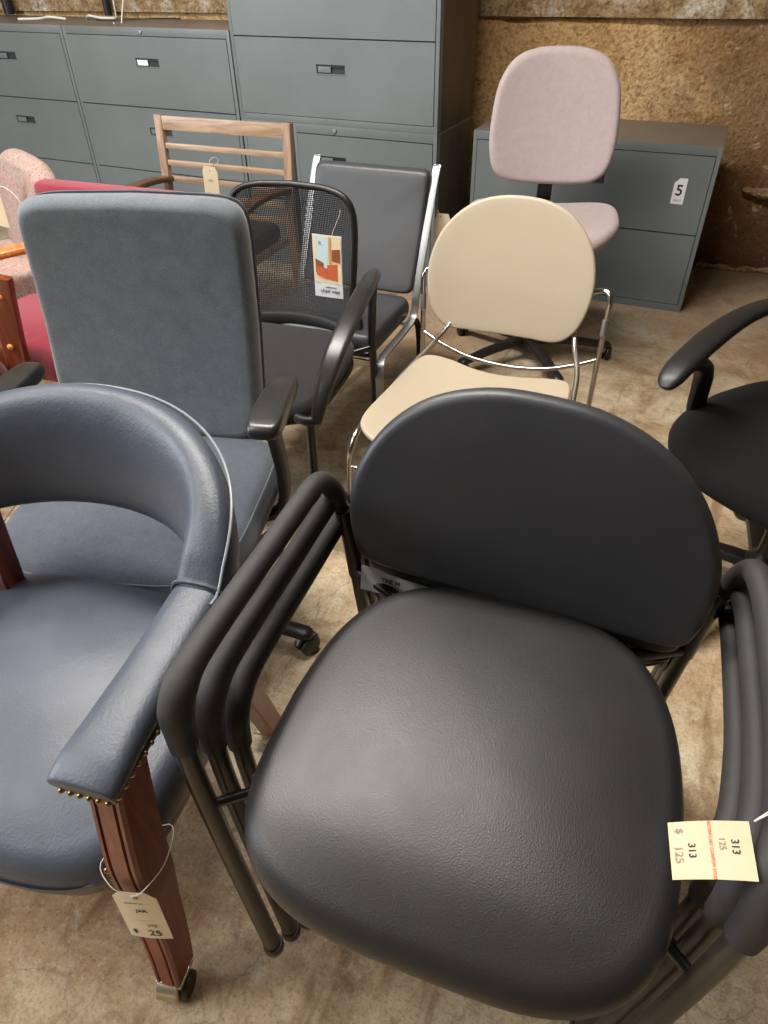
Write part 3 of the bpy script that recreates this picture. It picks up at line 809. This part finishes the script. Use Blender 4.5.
# nails along the lower seat edge beside the leg
for j in range(5): nailmb((.236-.001*j, -.261, .378+.011*j), (.35, -1, 0), .0045).build('nailhead', M['brass'], st_)
for j in range(6): nailmb((.276, -.202-.002*j, .345+.011*j), (1, 0, 0), .0045).build('nailhead', M['brass'], st_)
KF = FR(KC[:2], KC[2])
kw = lambda L: KF @ Vector(L)
price_tag('cream price tag marked 25 dollars tied to the cherry leg of the blue leather chair',
          [kw((.256, -.286, .440)), kw((.316, -.279, .445)), kw((.328, -.286, .325)), kw((.268, -.300, .325))], M['paper_lit'],
          [('JAR', .05, .12, .010, 0, 'ink'), ('298', .15, -.20, .010, 0, 'pencil'), ('$', -.32, -.36, .015, 0, 'blue_ink'), ('25', .15, -.37, .020, 0, 'blue_ink'), ('- - - - - - - -', 0, -.08, .006, 0, 'red_ink'), ('RECEIVING TAG', -.05, .28, .0035, 0, 'pencil')],
          curl=.002, chamfer=.22, hole=(.05, .40),
          string=[kw((.290, -.286, .440)), kw((.262, -.286, .452)), kw((.244, -.262, .47)), kw((.304, -.200, .47)), kw((.318, -.24, .455)), kw((.305, -.280, .448)), kw((.290, -.287, .440))])

# ------------------------------------------------------------------ 3. slate blue task chair
TB = (-1.03, .935, 18)
t = thing('task_chair', 'slate blue fabric office chair with square back and black armrests behind the leather chair', 'chair', (TB[0], TB[1], 0), TB[2])
bo = superell(.255, .262, 12, 112, (-.052, .72))
def dtb(p):
    x, z, d = p.x, p.y, p.z
    k = (z-.46)/.53
    xx = -.045+(x+.045)*(1.0 if k > .5 else 1-.02*(.5-k))
    y = .175+.125*k-.05*((z-.62)/.3)**2*(1 if z < .62 else .55)-.22*((xx+.045)**2)*(.4+.6*k)
    return Vector((xx, y-d, z+.006*(1-((x+.045)/.25)**2)*k))
pad_mesh(MB(), bo, .075, .03, .004, .002, dtb, 12, 6).build('backrest', M['slate_fabric'], t, 60)
seam = [dtb(Vector((p[0], p[1], -.034))) for p in [(-.045+(a+.045)*.985, .725+(b_-.725)*.985) for a, b_ in bo]]
MB().tube(seam, .003, 6, closed=True).build('seam_piping', M['slate_seat'], t)
so = superell(.272, .262, 4.5, 96, (.0, -.085))
def dts(p):
    f = max(0, (-.20-p.y)/.15)
    return Vector((p.x, p.y, p.z-.045*f*f-.0*p.x))
s_ = pad_mesh(MB(), so, .09, .045, .012, 0, dts, 12, 6, Matrix.Translation((0, 0, .425))).build('seat', M['slate_seat'], t, 60)
sm = [dts(Vector((a*.955, -.085+(b_+.085)*.955, .042)))+Vector((0, 0, .425)) for a, b_ in so]
MB().tube(sm, .0016, 6, closed=True).build('seam_piping', M['slate_fabric'], s_)
pad_mesh(MB(), [(a*.9, -.085+(b_+.085)*.9) for a, b_ in so], .02, .008, 0, 0, None, 3, 2, Matrix.Translation((0, 0, .372))).build('seat_pan', M['black_plastic'], t)
for sx in (1, -1):
    X = .296*sx-.004
    po = superell(.035, .116, 4.5, 56, (0, 0))
    ap = pad_mesh(MB(), [(a*(1+.15*(-b_/.125)), b_) for a, b_ in po], .034, .014, .003, 0, lambda p: Vector((p.x, p.y, p.z-.006*(p.y/.12)**2)), 6, 4, Matrix.Translation((X, .0, .652)))
    ap.build('armrest', M['gloss_plastic'], t, 60)
    q = smooth([(X, -.045, .635), (X+.003*sx, -.035, .58), (X+.004*sx, -.02, .50), (X-.002*sx, -.01, .42), (X-.03*sx, -.01, .365), (X-.10*sx, -.01, .352)], 5)
    MB().tube(q, 0, 14, flat=lerp_list([(.026, .013), (.024, .012), (.024, .012), (.024, .012), (.022, .010), (.02, .008)], len(q)), ref=(0, 1, 0), exp=3.5).build('arm_post', M['black_plastic'], t)
MB().tube(smooth([(-.04, .10, .36), (-.04, .24, .37), (-.04, .285, .46), (-.04, .275, .60)], 5), 0, 12, flat=(.008, .035), ref=(0, 0, 1), exp=4).build('back_bar', M['black_metal'], t)
mech_box(t, (.0, -.06), .345); gas_column(t, (0, -.06), .1, .33); five_star(t, (.0, -.06), -9, .335)

# ------------------------------------------------------------------ 4. mesh-back guest chair
MS_ = (-1.169, 1.790, 8)
t = thing('mesh_chair', 'black mesh-back guest chair with sloping arms and a hanging promotional tag', 'chair', (MS_[0], MS_[1], 0), MS_[2])
NX, NZ = 24, 24
def mcurve(u, v, off=0):    # u,v in 0..1 over the back
    hw = .185+.018*v-.006*(1-v)
    x = hw*(2*u-1); z = .44+.40*v+.014*v*(1-(2*u-1)**2)
    y = .005-.10*(abs(2*u-1)**2)*.25+.035*(v-.4)+.055*math.sin(v*PI)*.5
    return Vector((x, y+off, z))
def rsq(n, N=100, inset=0):   # rounded outline in uv
    out = []
    for k in range(N):
        a = 2*PI*k/N; c_, s_ = math.cos(a), math.sin(a); e = 2/n
        out.append((.5+(.5-inset)*math.copysign(abs(c_)**e, c_), .5+(.5-inset)*math.copysign(abs(s_)**e, s_)))
    return out
net = MB(); rg = [[mcurve(.5+(a-.5)*s, .5+(b_-.5)*s) for a, b_ in rsq(6, 100, .01)] for s in (1, .85, .7, .55, .4, .25, .1, .02)]
net.loft(rg, cap=False); net.build('mesh_panel', M['net'], t, 80)
MB().tube([mcurve(a, b_) for a, b_ in rsq(6, 100)], 0, 10, flat=(.010, .009), ref=(0, 1, 0), closed=True).build('back_frame', M['black_plastic'], t)
lb = [mcurve(u, .0+.03*math.sin(u*PI), .0) for u in [i/16 for i in range(17)]]
MB().tube(lb, 0, 12, flat=(.018, .030), ref=(0, 1, 0), exp=3).build('lower_back_rail', M['black_plastic'], t)
so = superell(.245, .245, 4, 88, (.0, -.275))
def dms(p):
    f = max(0, (-.40-p.y)/.12); return Vector((p.x*(1+.06*((-.275-p.y)/.245)), p.y, p.z-.03*f*f+.010*(abs(p.x)/.24)**2))
pad_mesh(MB(), so, .06, .028, .006, 0, dms, 10, 5, Matrix.Translation((0, 0, .420))).build('seat', M['black_weave'], t, 60)
pad_mesh(MB(), [(a*.96, -.275+(b_+.275)*.96) for a, b_ in so], .02, .008, 0, 0, None, 3, 2, Matrix.Translation((0, 0, .385))).build('seat_pan', M['black_plastic'], t)
for sx in (1, -1):
    X = .262*sx
    MB().tube(smooth([(X*.94, -.530, .004), (X*.94, -.53, .25), (X*.95, -.53, .42)], 4), .0125, 12).build('front_leg', M['black_metal'], t)
    MB().tube(smooth([(X*1.0, -.03, .004), (X*1.0, -.04, .25), (X*1.01, -.06, .47), (X*1.06, -.07, .64)], 4), .0125, 12).build('rear_leg', M['black_metal'], t)
    MB().tube(smooth([(X*.80, -.525, .428), (X*.92, -.535, .430), (X*1.06, -.532, .438)], 4), .013, 12).build('arm_bracket', M['black_plastic'], t)
    q = smooth([(X*1.03, -.535, .432), (X*1.05, -.520, .475), (X*1.08, -.485, .53), (X*1.11, -.42, .585), (X*1.13, -.32, .628), (X*1.12, -.20, .652), (X*1.09, -.10, .656), (X*1.06, -.05, .650)], 6)
    MB().tube(q, 0, 16, flat=lerp_list([(.014, .012), (.020, .013), (.025, .012), (.027, .011), (.027, .011), (.026, .012), (.022, .013), (.014, .012)], len(q)), ref=(1, 0, 0), exp=2.8).build('armrest', M['gloss_plastic'], t)
    MB().tube([(X*.99, -.06, .415), (X*.80, -.09, .405)], .010, 10).build('side_bracket', M['black_metal'], t)
    MB().tube([(X*.76, -.05, .40), (X*.78, .0, .45), (X*.72, .012, .52)], .012, 10).build('back_support', M['black_plastic'], t)
MB().tube([(-.25, -.05, .385), (.25, -.05, .385)], .010, 10).build('cross_rail', M['black_metal'], t)
MF = FR(MS_[:2], MS_[2]); mw = lambda L: MF @ Vector(L)
F8 = FR((-1.1, 1.8), 8)
g8 = lambda x, z: F8 @ Vector((x, -.05, z))
tt, Mx, w, h = price_tag('white promotional card with an orange office picture hanging on the mesh chair back', [g8(.030, .742), g8(.120, .742), g8(.090, .558), g8(.000, .562)], M['white_paper'], [('chair mat', .05, -.395, .0165, 0, 'ink'), ('replacement', .08, -.33, .007, 0, 'ink'), ('R.', -.22, .36, .016, 0, 'blue_ink')], curl=.001, chamfer=0, name='promotional_tag',
    string=[g8(.076, .738), g8(.09, .77), g8(.105, .80), g8(.108, .815)])
pm = {}
for nm, col in (('print_cream', (236, 214, 172)), ('print_orange', (206, 104, 66)), ('print_brown', (150, 84, 60)), ('print_sky', (205, 222, 228)), ('print_tan', (214, 160, 100))): pm[nm] = plain(nm, col, .4)
for nm, pts in (('print_cream', [(-.48, -.26), (.48, -.26), (.48, .48), (-.48, .48)]), ('print_sky', [(-.40, 0), (-.02, -.02), (.06, .44), (-.36, .47)]), ('print_orange', [(-.02, -.20), (.34, -.22), (.34, .06), (-.02, .03)]),
                ('print_brown', [(-.42, -.10), (-.14, -.16), (-.14, .06), (-.42, .12)]), ('print_brown', [(.16, .10), (.44, .08), (.44, .30), (.16, .28)]), ('print_orange', [(-.40, -.14), (-.02, -.20), (-.02, -.02), (-.40, .0)]), ('print_tan', [(.05, .05), (.12, .05), (.14, .47), (.06, .47)])):
    i_ = len([c for c in tt.children if c.name.startswith('printed')])
    z_ = .0012+.0002*i_
    vs = [(a*w, b_*h, z_) for a, b_ in pts]+[(a*w, b_*h, z_-.0001) for a, b_ in pts]
    MB().add(vs, [[0, 1, 2, 3], [7, 6, 5, 4], [0, 4, 5, 1], [1, 5, 6, 2], [2, 6, 7, 3], [3, 7, 4, 0]]).build('printed_picture', pm[nm], tt)

# ------------------------------------------------------------------ 5. black vinyl chair with flat chrome frame
VS = (-1.130, 2.098, 3)
t = thing('side_chair', 'black vinyl side chair with flat chrome bar frame, in front of the tall cabinet', 'chair', (VS[0], VS[1], 0), VS[2])
def vback(p):
    return Vector((p.x, .015+.50*(p.y-.44)*.95+.018*math.sin((p.y-.44)/.36*PI)-p.z, p.y))
pad_mesh(MB(), superell(.212, .180, 18, 112, (0, .628)), .045, .018, .004, 0, vback, 10, 5).build('backrest', M['black_vinyl_dark'], t, 60)
pad_mesh(MB(), superell(.210, .178, 16, 96, (0, -.165)), .075, .022, .006, 0, None, 10, 5, Matrix.Translation((0, 0, .408))).build('seat', M['black_vinyl_dark'], t, 60)
for sx in (1, -1):
    X = .222*sx
    q = smooth([(X, .215, .815), (X, .19, .78), (X, .11, .62), (X, .03, .46), (X, .015, .405), (X, -.01, .372), (X, -.08, .362), (X, -.20, .358), (X, -.285, .352), (X*1.03, -.322, .325), (X*1.05, -.335, .27), (X*1.06, -.340, .12), (X*1.06, -.342, .006)], 5)
    MB().tube(q, 0, 10, flat=(.013, .005), ref=(1, 0, 0), exp=8).build('side_frame', M['aluminium'], t, 30)
    q = smooth([(X*.97, .0, .365), (X*.97, .05, .34), (X*.97, .085, .25), (X*.97, .10, .006)], 5)
    MB().tube(q, 0, 10, flat=(.0115, .004), ref=(1, 0, 0), exp=8).build('rear_leg', M['black_metal'], t, 30)
    MB().box((X*.985, .212, .812), (.024, .010, .012), .003).build('frame_cap', M['aluminium'], t)
MB().box((0, -.318, .345), (.44, .010, .022), .002).build('front_rail', M['chrome'], t)
MB().box((0, -.02, .355), (.44, .022, .006), .002).build('rear_rail', M['chrome'], t)
V3 = FR((-1.1, 2.1), 3); g3 = lambda x, y, z: V3 @ Vector((x, y, z))
price_tag('cream paper tag hanging on the chrome frame beside the beige chair back', [g3(.198, .19, .672), g3(.252, .195, .672), g3(.252, .17, .52), g3(.198, .165, .52)], M['paper'], [], curl=.001, chamfer=.15, hole=(-.1, .44), string=[g3(.215, .188, .668), g3(.208, .18, .685), g3(.2, .19, .67)])

# ------------------------------------------------------------------ 6. slatted oak chair
SS = (-1.974, 2.60, 3)
t = thing('slat_back_chair', 'wooden slat-back armchair with dark arms standing before the grey cabinets', 'chair', (SS[0], SS[1], 0), SS[2])
sy = lambda z: -.02+.10*(z-.85)
R6 = Matrix.Rotation(-.1, 4, 'X')
for sx in (1, -1):
    q = [(.306*sx, sy(.846), .846), (.306*sx, sy(.60), .60), (.306*sx, sy(.45)+.0, .45), (.306*sx, -.04, .20), (.306*sx, -.01, .005)]
    MB().tube(smooth(q, 3), 0, 12, flat=(.019, .014), ref=(1, 0, 0), exp=7).build('back_post', M['oak_post'], t, 30)
    q = smooth([(.292*sx, -.045, .605), (.292*sx, -.16, .62), (.292*sx, -.30, .625), (.292*sx, -.42, .61)], 4)
    MB().tube(q, 0, 12, flat=(.012, .028), ref=(0, 0, 1), exp=5).build('armrest', M['walnut_arm'], t)
    MB().tube([(.292*sx, -.40, .61), (.292*sx, -.40, .3), (.292*sx, -.395, .005)], 0, 12, flat=(.018, .018), ref=(1, 0, 0), exp=7).build('front_leg', M['oak_post'], t, 30)
tr_ = []
MB().box((0, sy(.818), .818), (.575, .020, .052), .004, rot=R6).build('top_rail', M['oak'], t)
for z in (.733, .668, .606, .545, .485):
    MB().box((0, sy(z), z), (.575, .016, .022), .006, rot=R6).build('back_slat', M['oak'], t)
MB().box((0, -.22, .40), (.56, .36, .03), .008).build('seat_frame', M['oak'], t)
pad_mesh(MB(), superell(.268, .175, 8, 72, (0, -.225)), .06, .02, .008, 0, None, 8, 4, Matrix.Translation((0, 0, .445))).build('seat', M['black_weave'], t, 60)
S3 = FR((-2, 2.6), 3); gs = lambda x, z, y=-.055: S3 @ Vector((x, y, z))
price_tag('cream price tag tied to the slats of the wooden slat-back chair', [gs(-.056, .668), gs(.016, .664), gs(-.036, .525), gs(-.112, .530)], M['paper'], [('298', 0, .12, .016, 0, 'pencil'), ('298', 0, -.28, .016, 0, 'pencil')], curl=.002, chamfer=.16, hole=(.02, .38),
          string=[gs(-.03, .655), gs(-.035, .69, -.06), gs(-.02, .705, -.045), gs(-.01, .69, -.03), gs(-.025, .66, -.055)])

# ------------------------------------------------------------------ 7. beige shell stacking chair, chrome frame
GS = (-.5, 1.6, 3)
t = thing('stacking_chair', 'beige plastic stacking chair on a thin chrome frame in the middle of the floor', 'chair', (GS[0], GS[1], 0), GS[2])
bp = [(-.190, -.145), (-.215, -.10), (-.228, -.03), (-.222, .04), (-.195, .105), (-.145, .158), (-.08, .188), (0, .197), (.08, .188), (.145, .158), (.195, .105), (.222, .04), (.228, -.03), (.215, -.10), (.190, -.145), (.15, -.170), (.08, -.172), (0, -.172), (-.08, -.172), (-.15, -.170)]
bo = [(p.x*1.075-.012, p.y) for p in smooth([(a, b_, 0) for a, b_ in bp], 5, True)]
def dgb(p):
    x, z, d = p.x, p.y, p.z
    return Vector((x-.005, .360+.27*z-.35*x*x-d, .640+z))
pad_mesh(MB(), bo, .014, .008, .0, .0, dgb, 10, 4).build('backrest', M['beige_plastic'], t, 60)
sp = [(-.205, -.31), (-.222, -.25), (-.222, -.15), (-.215, 0), (-.205, .09), (-.18, .132), (-.12, .135), (-.05, .115), (.02, .105), (.09, .108), (.16, .118), (.215, .115), (.238, .08), (.246, 0), (.250, -.15), (.250, -.25), (.232, -.31), (.18, -.345), (.09, -.362), (.015, -.365), (-.06, -.362), (-.15, -.345)]
so = [(p.x, p.y) for p in smooth([(a, b_, 0) for a, b_ in sp], 5, True)]
def dgs(p):
    f = max(0, (-.26-p.y)/.1)
    return Vector((p.x, p.y, p.z-.018*f*f+.016*((p.x-.015)/.24)**2-.010*math.cos(p.y*6)))
pad_mesh(MB(), so, .013, .007, 0, 0, dgs, 12, 4, Matrix.Translation((0, 0, .448))).build('seat', M['beige_plastic'], t, 60)
for sx in (1, -1):
    c = .013
    X = c+.262*sx; rt = .0078
    # side rail from back support down along the seat edge to front leg and floor
    q = smooth([(c+.170*sx, .366, .58), (c+.178*sx, .345, .52), (c+.195*sx, .290, .470), (c+.225*sx, .19, .438), (c+.243*sx, .0, .430), (c+.245*sx, -.20, .428), (c+.245*sx, -.28, .424), (c+.247*sx, -.315, .39), (c+.25*sx, -.322, .33), (c+.252*sx, -.33, .15), (c+.252*sx, -.335, .004)], 5)
    MB().tube(q, rt, 12).build('side_frame', M['chrome'], t)
    # rear leg: loop from backrest side, out and down
    w_ = sx if sx > 0 else -1.10
    q = smooth([(c+.190*sx, .368, .60), (c+.222*sx, .364, .616), (c+.250*w_, .350, .624), (c+.264*w_, .338, .605), (c+.264*w_, .335, .56), (c+.262*w_, .335, .40), (c+.262*w_, .34, .20), (c+.262*w_, .345, .004)], 5)
    MB().tube(q, rt, 12).build('rear_leg', M['chrome'], t)
    MB().lathe([(.0095, 0), (.0095, .045), (.008, .05)], 12, Matrix.Translation((c+.263*w_, .335, .50))).build('leg_sleeve', M['aluminium'], t)
    MB().lathe([(.0095, 0), (.0095, .018)], 12, Matrix.Translation((c+.252*sx, -.335, 0))).build('foot_glide', M['black_plastic'], t)
    MB().lathe([(.0095, 0), (.0095, .018)], 12, Matrix.Translation((c+.262*w_, .345, 0))).build('foot_glide', M['black_plastic'], t)
q = smooth([(-.270, .335, .425), (-.20, .315, .402), (-.10, .30, .380), (.02, .295, .374), (.13, .30, .384), (.22, .32, .405), (.275, .335, .425)], 5)
MB().tube(q, .0065, 12).build('rear_crossbar', M['chrome'], t)
MB().tube([(-.235, -.322, .345), (.262, -.322, .345)], .005, 10).build('front_crossbar', M['chrome'], t)

# ------------------------------------------------------------------ 8. pink task chair
PC = (-.75, 3.0, 16)
PF = FR((-.75, 3.0), 12)
o_ = PF @ Vector((.045, -.30, 0))
t = thing('armless_task_chair', 'dusty pink fabric swivel chair with tall rounded back before the low cabinet', 'chair', tuple(o_), 14)
bp = [(-.180, -.215), (-.225, -.17), (-.243, -.08), (-.240, .03), (-.222, .13), (-.175, .205), (-.10, .238), (0, .246), (.10, .238), (.175, .205), (.222, .13), (.240, .03), (.243, -.08), (.225, -.17), (.180, -.215), (.10, -.232), (0, -.236), (-.10, -.232)]
bo = [(p.x, p.y) for p in smooth([(a, b_, 0) for a, b_ in bp], 5, True)]
def dpb(p):
    x, z, d = p.x, p.y, p.z
    return Vector((x+.005, .345+.16*z-.9*x*x-.25*z*z-d, .846+z*.955))
pad_mesh(MB(), bo, .055, .028, .008, .004, dpb, 12, 5).build('backrest', M['pink_fabric'], t, 60)
so = superell(.288, .265, 3.0, 88, (-.004, .04))
def dps(p):
    return Vector((p.x, p.y, p.z+.042*(abs(p.x+.004)/.28)**2.2-.02*max(0, (-.1-p.y)/.14)**2))
pad_mesh(MB(), so, .06, .030, .004, .01, dps, 12, 5, Matrix.Translation((0, 0, .520))).build('seat', M['pink_fabric'], t, 60)
MB().tube(smooth([(0, .10, .462), (0, .30, .455), (0, .365, .48), (0, .372, .56), (0, .385, .72)], 5), 0, 12, flat=(.006, .030), ref=(0, 0, 1), exp=5).build('back_bar', M['black_metal'], t)
mech_box(t, (0, 0), .455); gas_column(t, (0, 0), .09, .44); five_star(t, (0, 0), 6, .335)

# ------------------------------------------------------------------ 9. black task chair at right
t = thing('swivel_armchair', 'black fabric swivel chair with curved plastic arm, cut off by the right frame edge', 'chair', (.3+.022, 1.65-.018, 0), -30)
so = superell(.282, .285, 3.3, 96, (.0, .0))
def drs(p):
    f = max(0, (-.17-p.y)/.12)
    return Vector((p.x*(1-.12*max(0, p.y/.28)), p.y, p.z-.030*f*f+.006*(abs(p.x)/.28)**2))
pad_mesh(MB(), so, .075, .038, .012, .01, drs, 12, 6, Matrix.Translation((0, 0, .448))).build('seat', M['black_fabric'], t, 60)
pad_mesh(MB(), [(a*.86, b_*.86) for a, b_ in so], .03, .012, 0, 0, None, 3, 2, Matrix.Translation((0, 0, .402))).build('seat_pan', M['black_plastic'], t)
for sx in (1, -1):
    X = .252*sx
    q = smooth([(X*.855, -.338, .636), (X*.857, -.330, .640), (X*.87, -.312, .650), (X*.90, -.27, .666), (X*.96, -.16, .690), (X, -.03, .705), (X, .10, .700), (X*.98, .22, .675), (X*.95, .30, .64)], 6)
    MB().tube(q, 0, 16, flat=lerp_list([(.004, .010), (.009, .020), (.013, .028), (.014, .032), (.014, .033), (.013, .030), (.013, .028), (.014, .026), (.012, .02)], len(q)), ref=(0, 0, 1), exp=2.6).build('armrest', M['black_plastic'], t)
    q = smooth([(X*.93, -.24, .660), (X*.97, -.155, .622), (X*1.01, -.115, .56), (X*1.02, -.10, .48), (X*.96, -.06, .41), (X*.7, -.05, .392)], 5)
    MB().tube(q, 0, 14, flat=lerp_list([(.010, .024), (.018, .020), (.028, .014), (.028, .012), (.024, .012), (.02, .01)], len(q)), ref=(0, 1, 0), exp=3).build('arm_support', M['black_plastic'], t)
pad_mesh(MB(), superell(.225, .235, 3.4, 88, (0, .80)), .055, .026, .008, 0, lambda p: Vector((p.x, .36+.15*(p.y-.8)-.8*p.x**2-p.z, p.y)), 10, 5).build('backrest', M['black_fabric'], t, 60)
MB().tube(smooth([(0, .10, .39), (0, .33, .385), (0, .40, .43), (0, .405, .58), (0, .41, .72)], 5), 0, 12, flat=(.007, .032), ref=(0, 0, 1), exp=5).build('back_bar', M['black_metal'], t)
mech_box(t, (0, 0), .385); gas_column(t, (0, 0), .09, .37); five_star(t, (0, 0), 128, .315)

# ------------------------------------------------------------------ 10. red upholstered chair
t = thing('lounge_chair', 'red upholstered armless lounge chair tucked behind the slate office chair', 'chair', (-1.80, 1.40, 0), 5)
pad_mesh(MB(), superell(.275, .19, 40, 112, (0, .61)), .07, .012, .004, .002, lambda p: Vector((p.x, .315+.10*(p.y-.4)-p.z, p.y)), 10, 5).build('backrest', M['red_fabric'], t, 60)
pad_mesh(MB(), superell(.345, .19, 12, 88, (-.06, .10)), .12, .03, .010, 0, None, 10, 5, Matrix.Translation((0, 0, .375))).build('seat', M['red_fabric'], t, 60)
for x in (-.34, .22):
    for y in (-.05, .25): MB().box((x, y, .158), (.04, .04, .316), .004).build('leg', M['brown_wood'], t)

# ------------------------------------------------------------------ 11. paisley armchair
t = thing('patterned_armchair', 'pink patterned fabric armchair with honey wood arm at the far left', 'chair', (-2.50, 1.88, 0), -25)
po = superell(.29, .30, 4.0, 88, (0, .50))
pad_mesh(MB(), po, .09, .04, .012, .004, lambda p: Vector((p.x, .06+.16*(p.y-.45)-p.z, p.y)), 10, 5).build('backrest', M['paisley'], t, 60)
pad_mesh(MB(), superell(.275, .20, 8, 88, (0, -.14)), .14, .04, .012, 0, None, 10, 5, Matrix.Translation((0, 0, .385))).build('seat', M['paisley'], t, 60)
MB().box((0, -.14, .29), (.53, .36, .05), .006).build('seat_frame', M['orange_wood'], t)
for sx in (1, -1):
    q = smooth([(.30*sx, .06, .555), (.305*sx, -.08, .565), (.305*sx, -.22, .56), (.30*sx, -.33, .54)], 4)
    MB().tube(q, 0, 14, flat=(.015, .030), ref=(0, 0, 1), exp=4).build('armrest', M['orange_wood'], t)
    MB().tube([(.30*sx, -.30, .54), (.30*sx, -.305, .3), (.30*sx, -.31, .004)], 0, 12, flat=(.02, .02), ref=(1, 0, 0), exp=6).build('front_leg', M['brown_wood'], t, 30)
    MB().tube([(.30*sx, .05, .55), (.30*sx, .06, .3), (.30*sx, .08, .004)], 0, 12, flat=(.02, .02), ref=(1, 0, 0), exp=6).build('rear_leg', M['brown_wood'], t, 30)
UF = lambda x, z, y=-.10: Vector((-2.355+x, 1.9+y, z))
price_tag('cream price tag hanging on the pink patterned chair back', [UF(-.085, .748), UF(-.018, .742), UF(-.10, .60), UF(-.185, .605)], M['paper'], [], curl=.004, chamfer=.18, hole=(.15, .40),
          string=[UF(-.045, .735), UF(-.01, .73), UF(.03, .70), UF(.05, .64)])

# ------------------------------------------------------------------ 12. brown wooden chair cut by left edge
t = thing('wooden_armchair', 'brown wooden chair frame with round screw plugs and maroon seat at the left edge', 'chair', (-2.052, 1.00, 0), 20)
for sx in (1, -1):
    pb = MB().tube(smooth([(.300*sx, .185, .672), (.252*sx, .192, .40), (.20*sx, .20, .004)], 4), 0, 20, flat=(.033, .016), ref=(1, 0, 0), exp=8).build('rear_post', M['brown_wood'], t, 30)
    for z in (.615, .46):
        MB().lathe([(.0095, 0), (.0095, .003), (.006, .0075), (.001, .009)], 16, Matrix.Translation(((.250+.18*(z-.40))*sx, .172+.006*(.5-z), z)) @ rot_to((0, -1, 0))).build('screw_plug', M['orange_wood'], pb)
    MB().box((.262*sx, -.20, .275), (.030, .055, .55), .008).build('front_post', M['brown_wood'], t)
    MB().box((.275*sx, -.06, .56), (.045, .36, .022), .008).build('armrest', M['brown_wood'], t)
MB().box((0, .215, .41), (.50, .022, .05), .006).build('back_rail', M['brown_rail'], t)
MB().box((0, .215, .60), (.50, .022, .06), .006).build('back_rail', M['brown_rail'], t)
MB().box((0, -.20, .34), (.50, .022, .05), .006).build('front_rail', M['brown_rail'], t)
for x in (-.12, 0, .12, .215): MB().box((x, .215, .50), (.028, .014, .14), .004).build('back_slat', M['oak_post'], t)
pad_mesh(MB(), superell(.235, .185, 9, 72, (0, 0)), .07, .02, .008, 0, None, 8, 4, Matrix.Translation((0, 0, .385))).build('seat', M['maroon_fabric'], t, 60)

# ------------------------------------------------------------------ light
def area(name, loc, size, power, col, target=None, rot=None):
    l = bpy.data.lights.new(name, 'AREA'); l.shape = 'RECTANGLE'; l.size, l.size_y = size; l.energy = power; l.color = col
    o = bpy.data.objects.new(name, l); COL.objects.link(o); o.location = loc
    if target is not None: o.rotation_euler = (Vector(target)-Vector(loc)).to_track_quat('-Z', 'Y').to_euler()
    return o
def fixture(label, x, y, L, W, power, rz=0, col=(1, .96, .9)):
    t = thing('ceiling_light', label, 'ceiling light', (x, y, 3.2), rz)
    MB().box((0, 0, -.03), (L, W, .05), .006).build('housing', M['white_paper'], t)
    m, nt, b = newmat('diffuser'); b.inputs['Emission Color'].default_value = col+(1,); b.inputs['Emission Strength'].default_value = 4
    MB().box((0, 0, -.06), (L*.96, W*.9, .012), .003).build('diffuser', m, t)
    l = area('fixture_lamp', (x, y, 3.12), (L*.95, W*.9), power, col); l.rotation_euler = (0, 0, math.radians(rz))
fixture('long ceiling light above and left of the camera', -2.3, -.9, 2.4, .5, 80, 90)
fixture('long ceiling light over the row of chairs', -1.5, 1.35, 2.4, .5, 150, 0)
area('cool_side_light', (-5.2, -1.4, 2.1), (2.2, 1.8), 190, (.84, .92, 1), (-.8, 1.0, .5))  # unseen area light giving cool light from the left, without a window
w = bpy.data.worlds.new('world'); SC.world = w; w.use_nodes = True
w.node_tree.nodes['Background'].inputs['Color'].default_value = (.8, .85, 1, 1); w.node_tree.nodes['Background'].inputs['Strength'].default_value = .35
vs_ = SC.view_settings; vs_.view_transform = 'Standard'; vs_.look = 'None'; vs_.gamma = 1; vs_.exposure = .0; vs_.use_curve_mapping = False
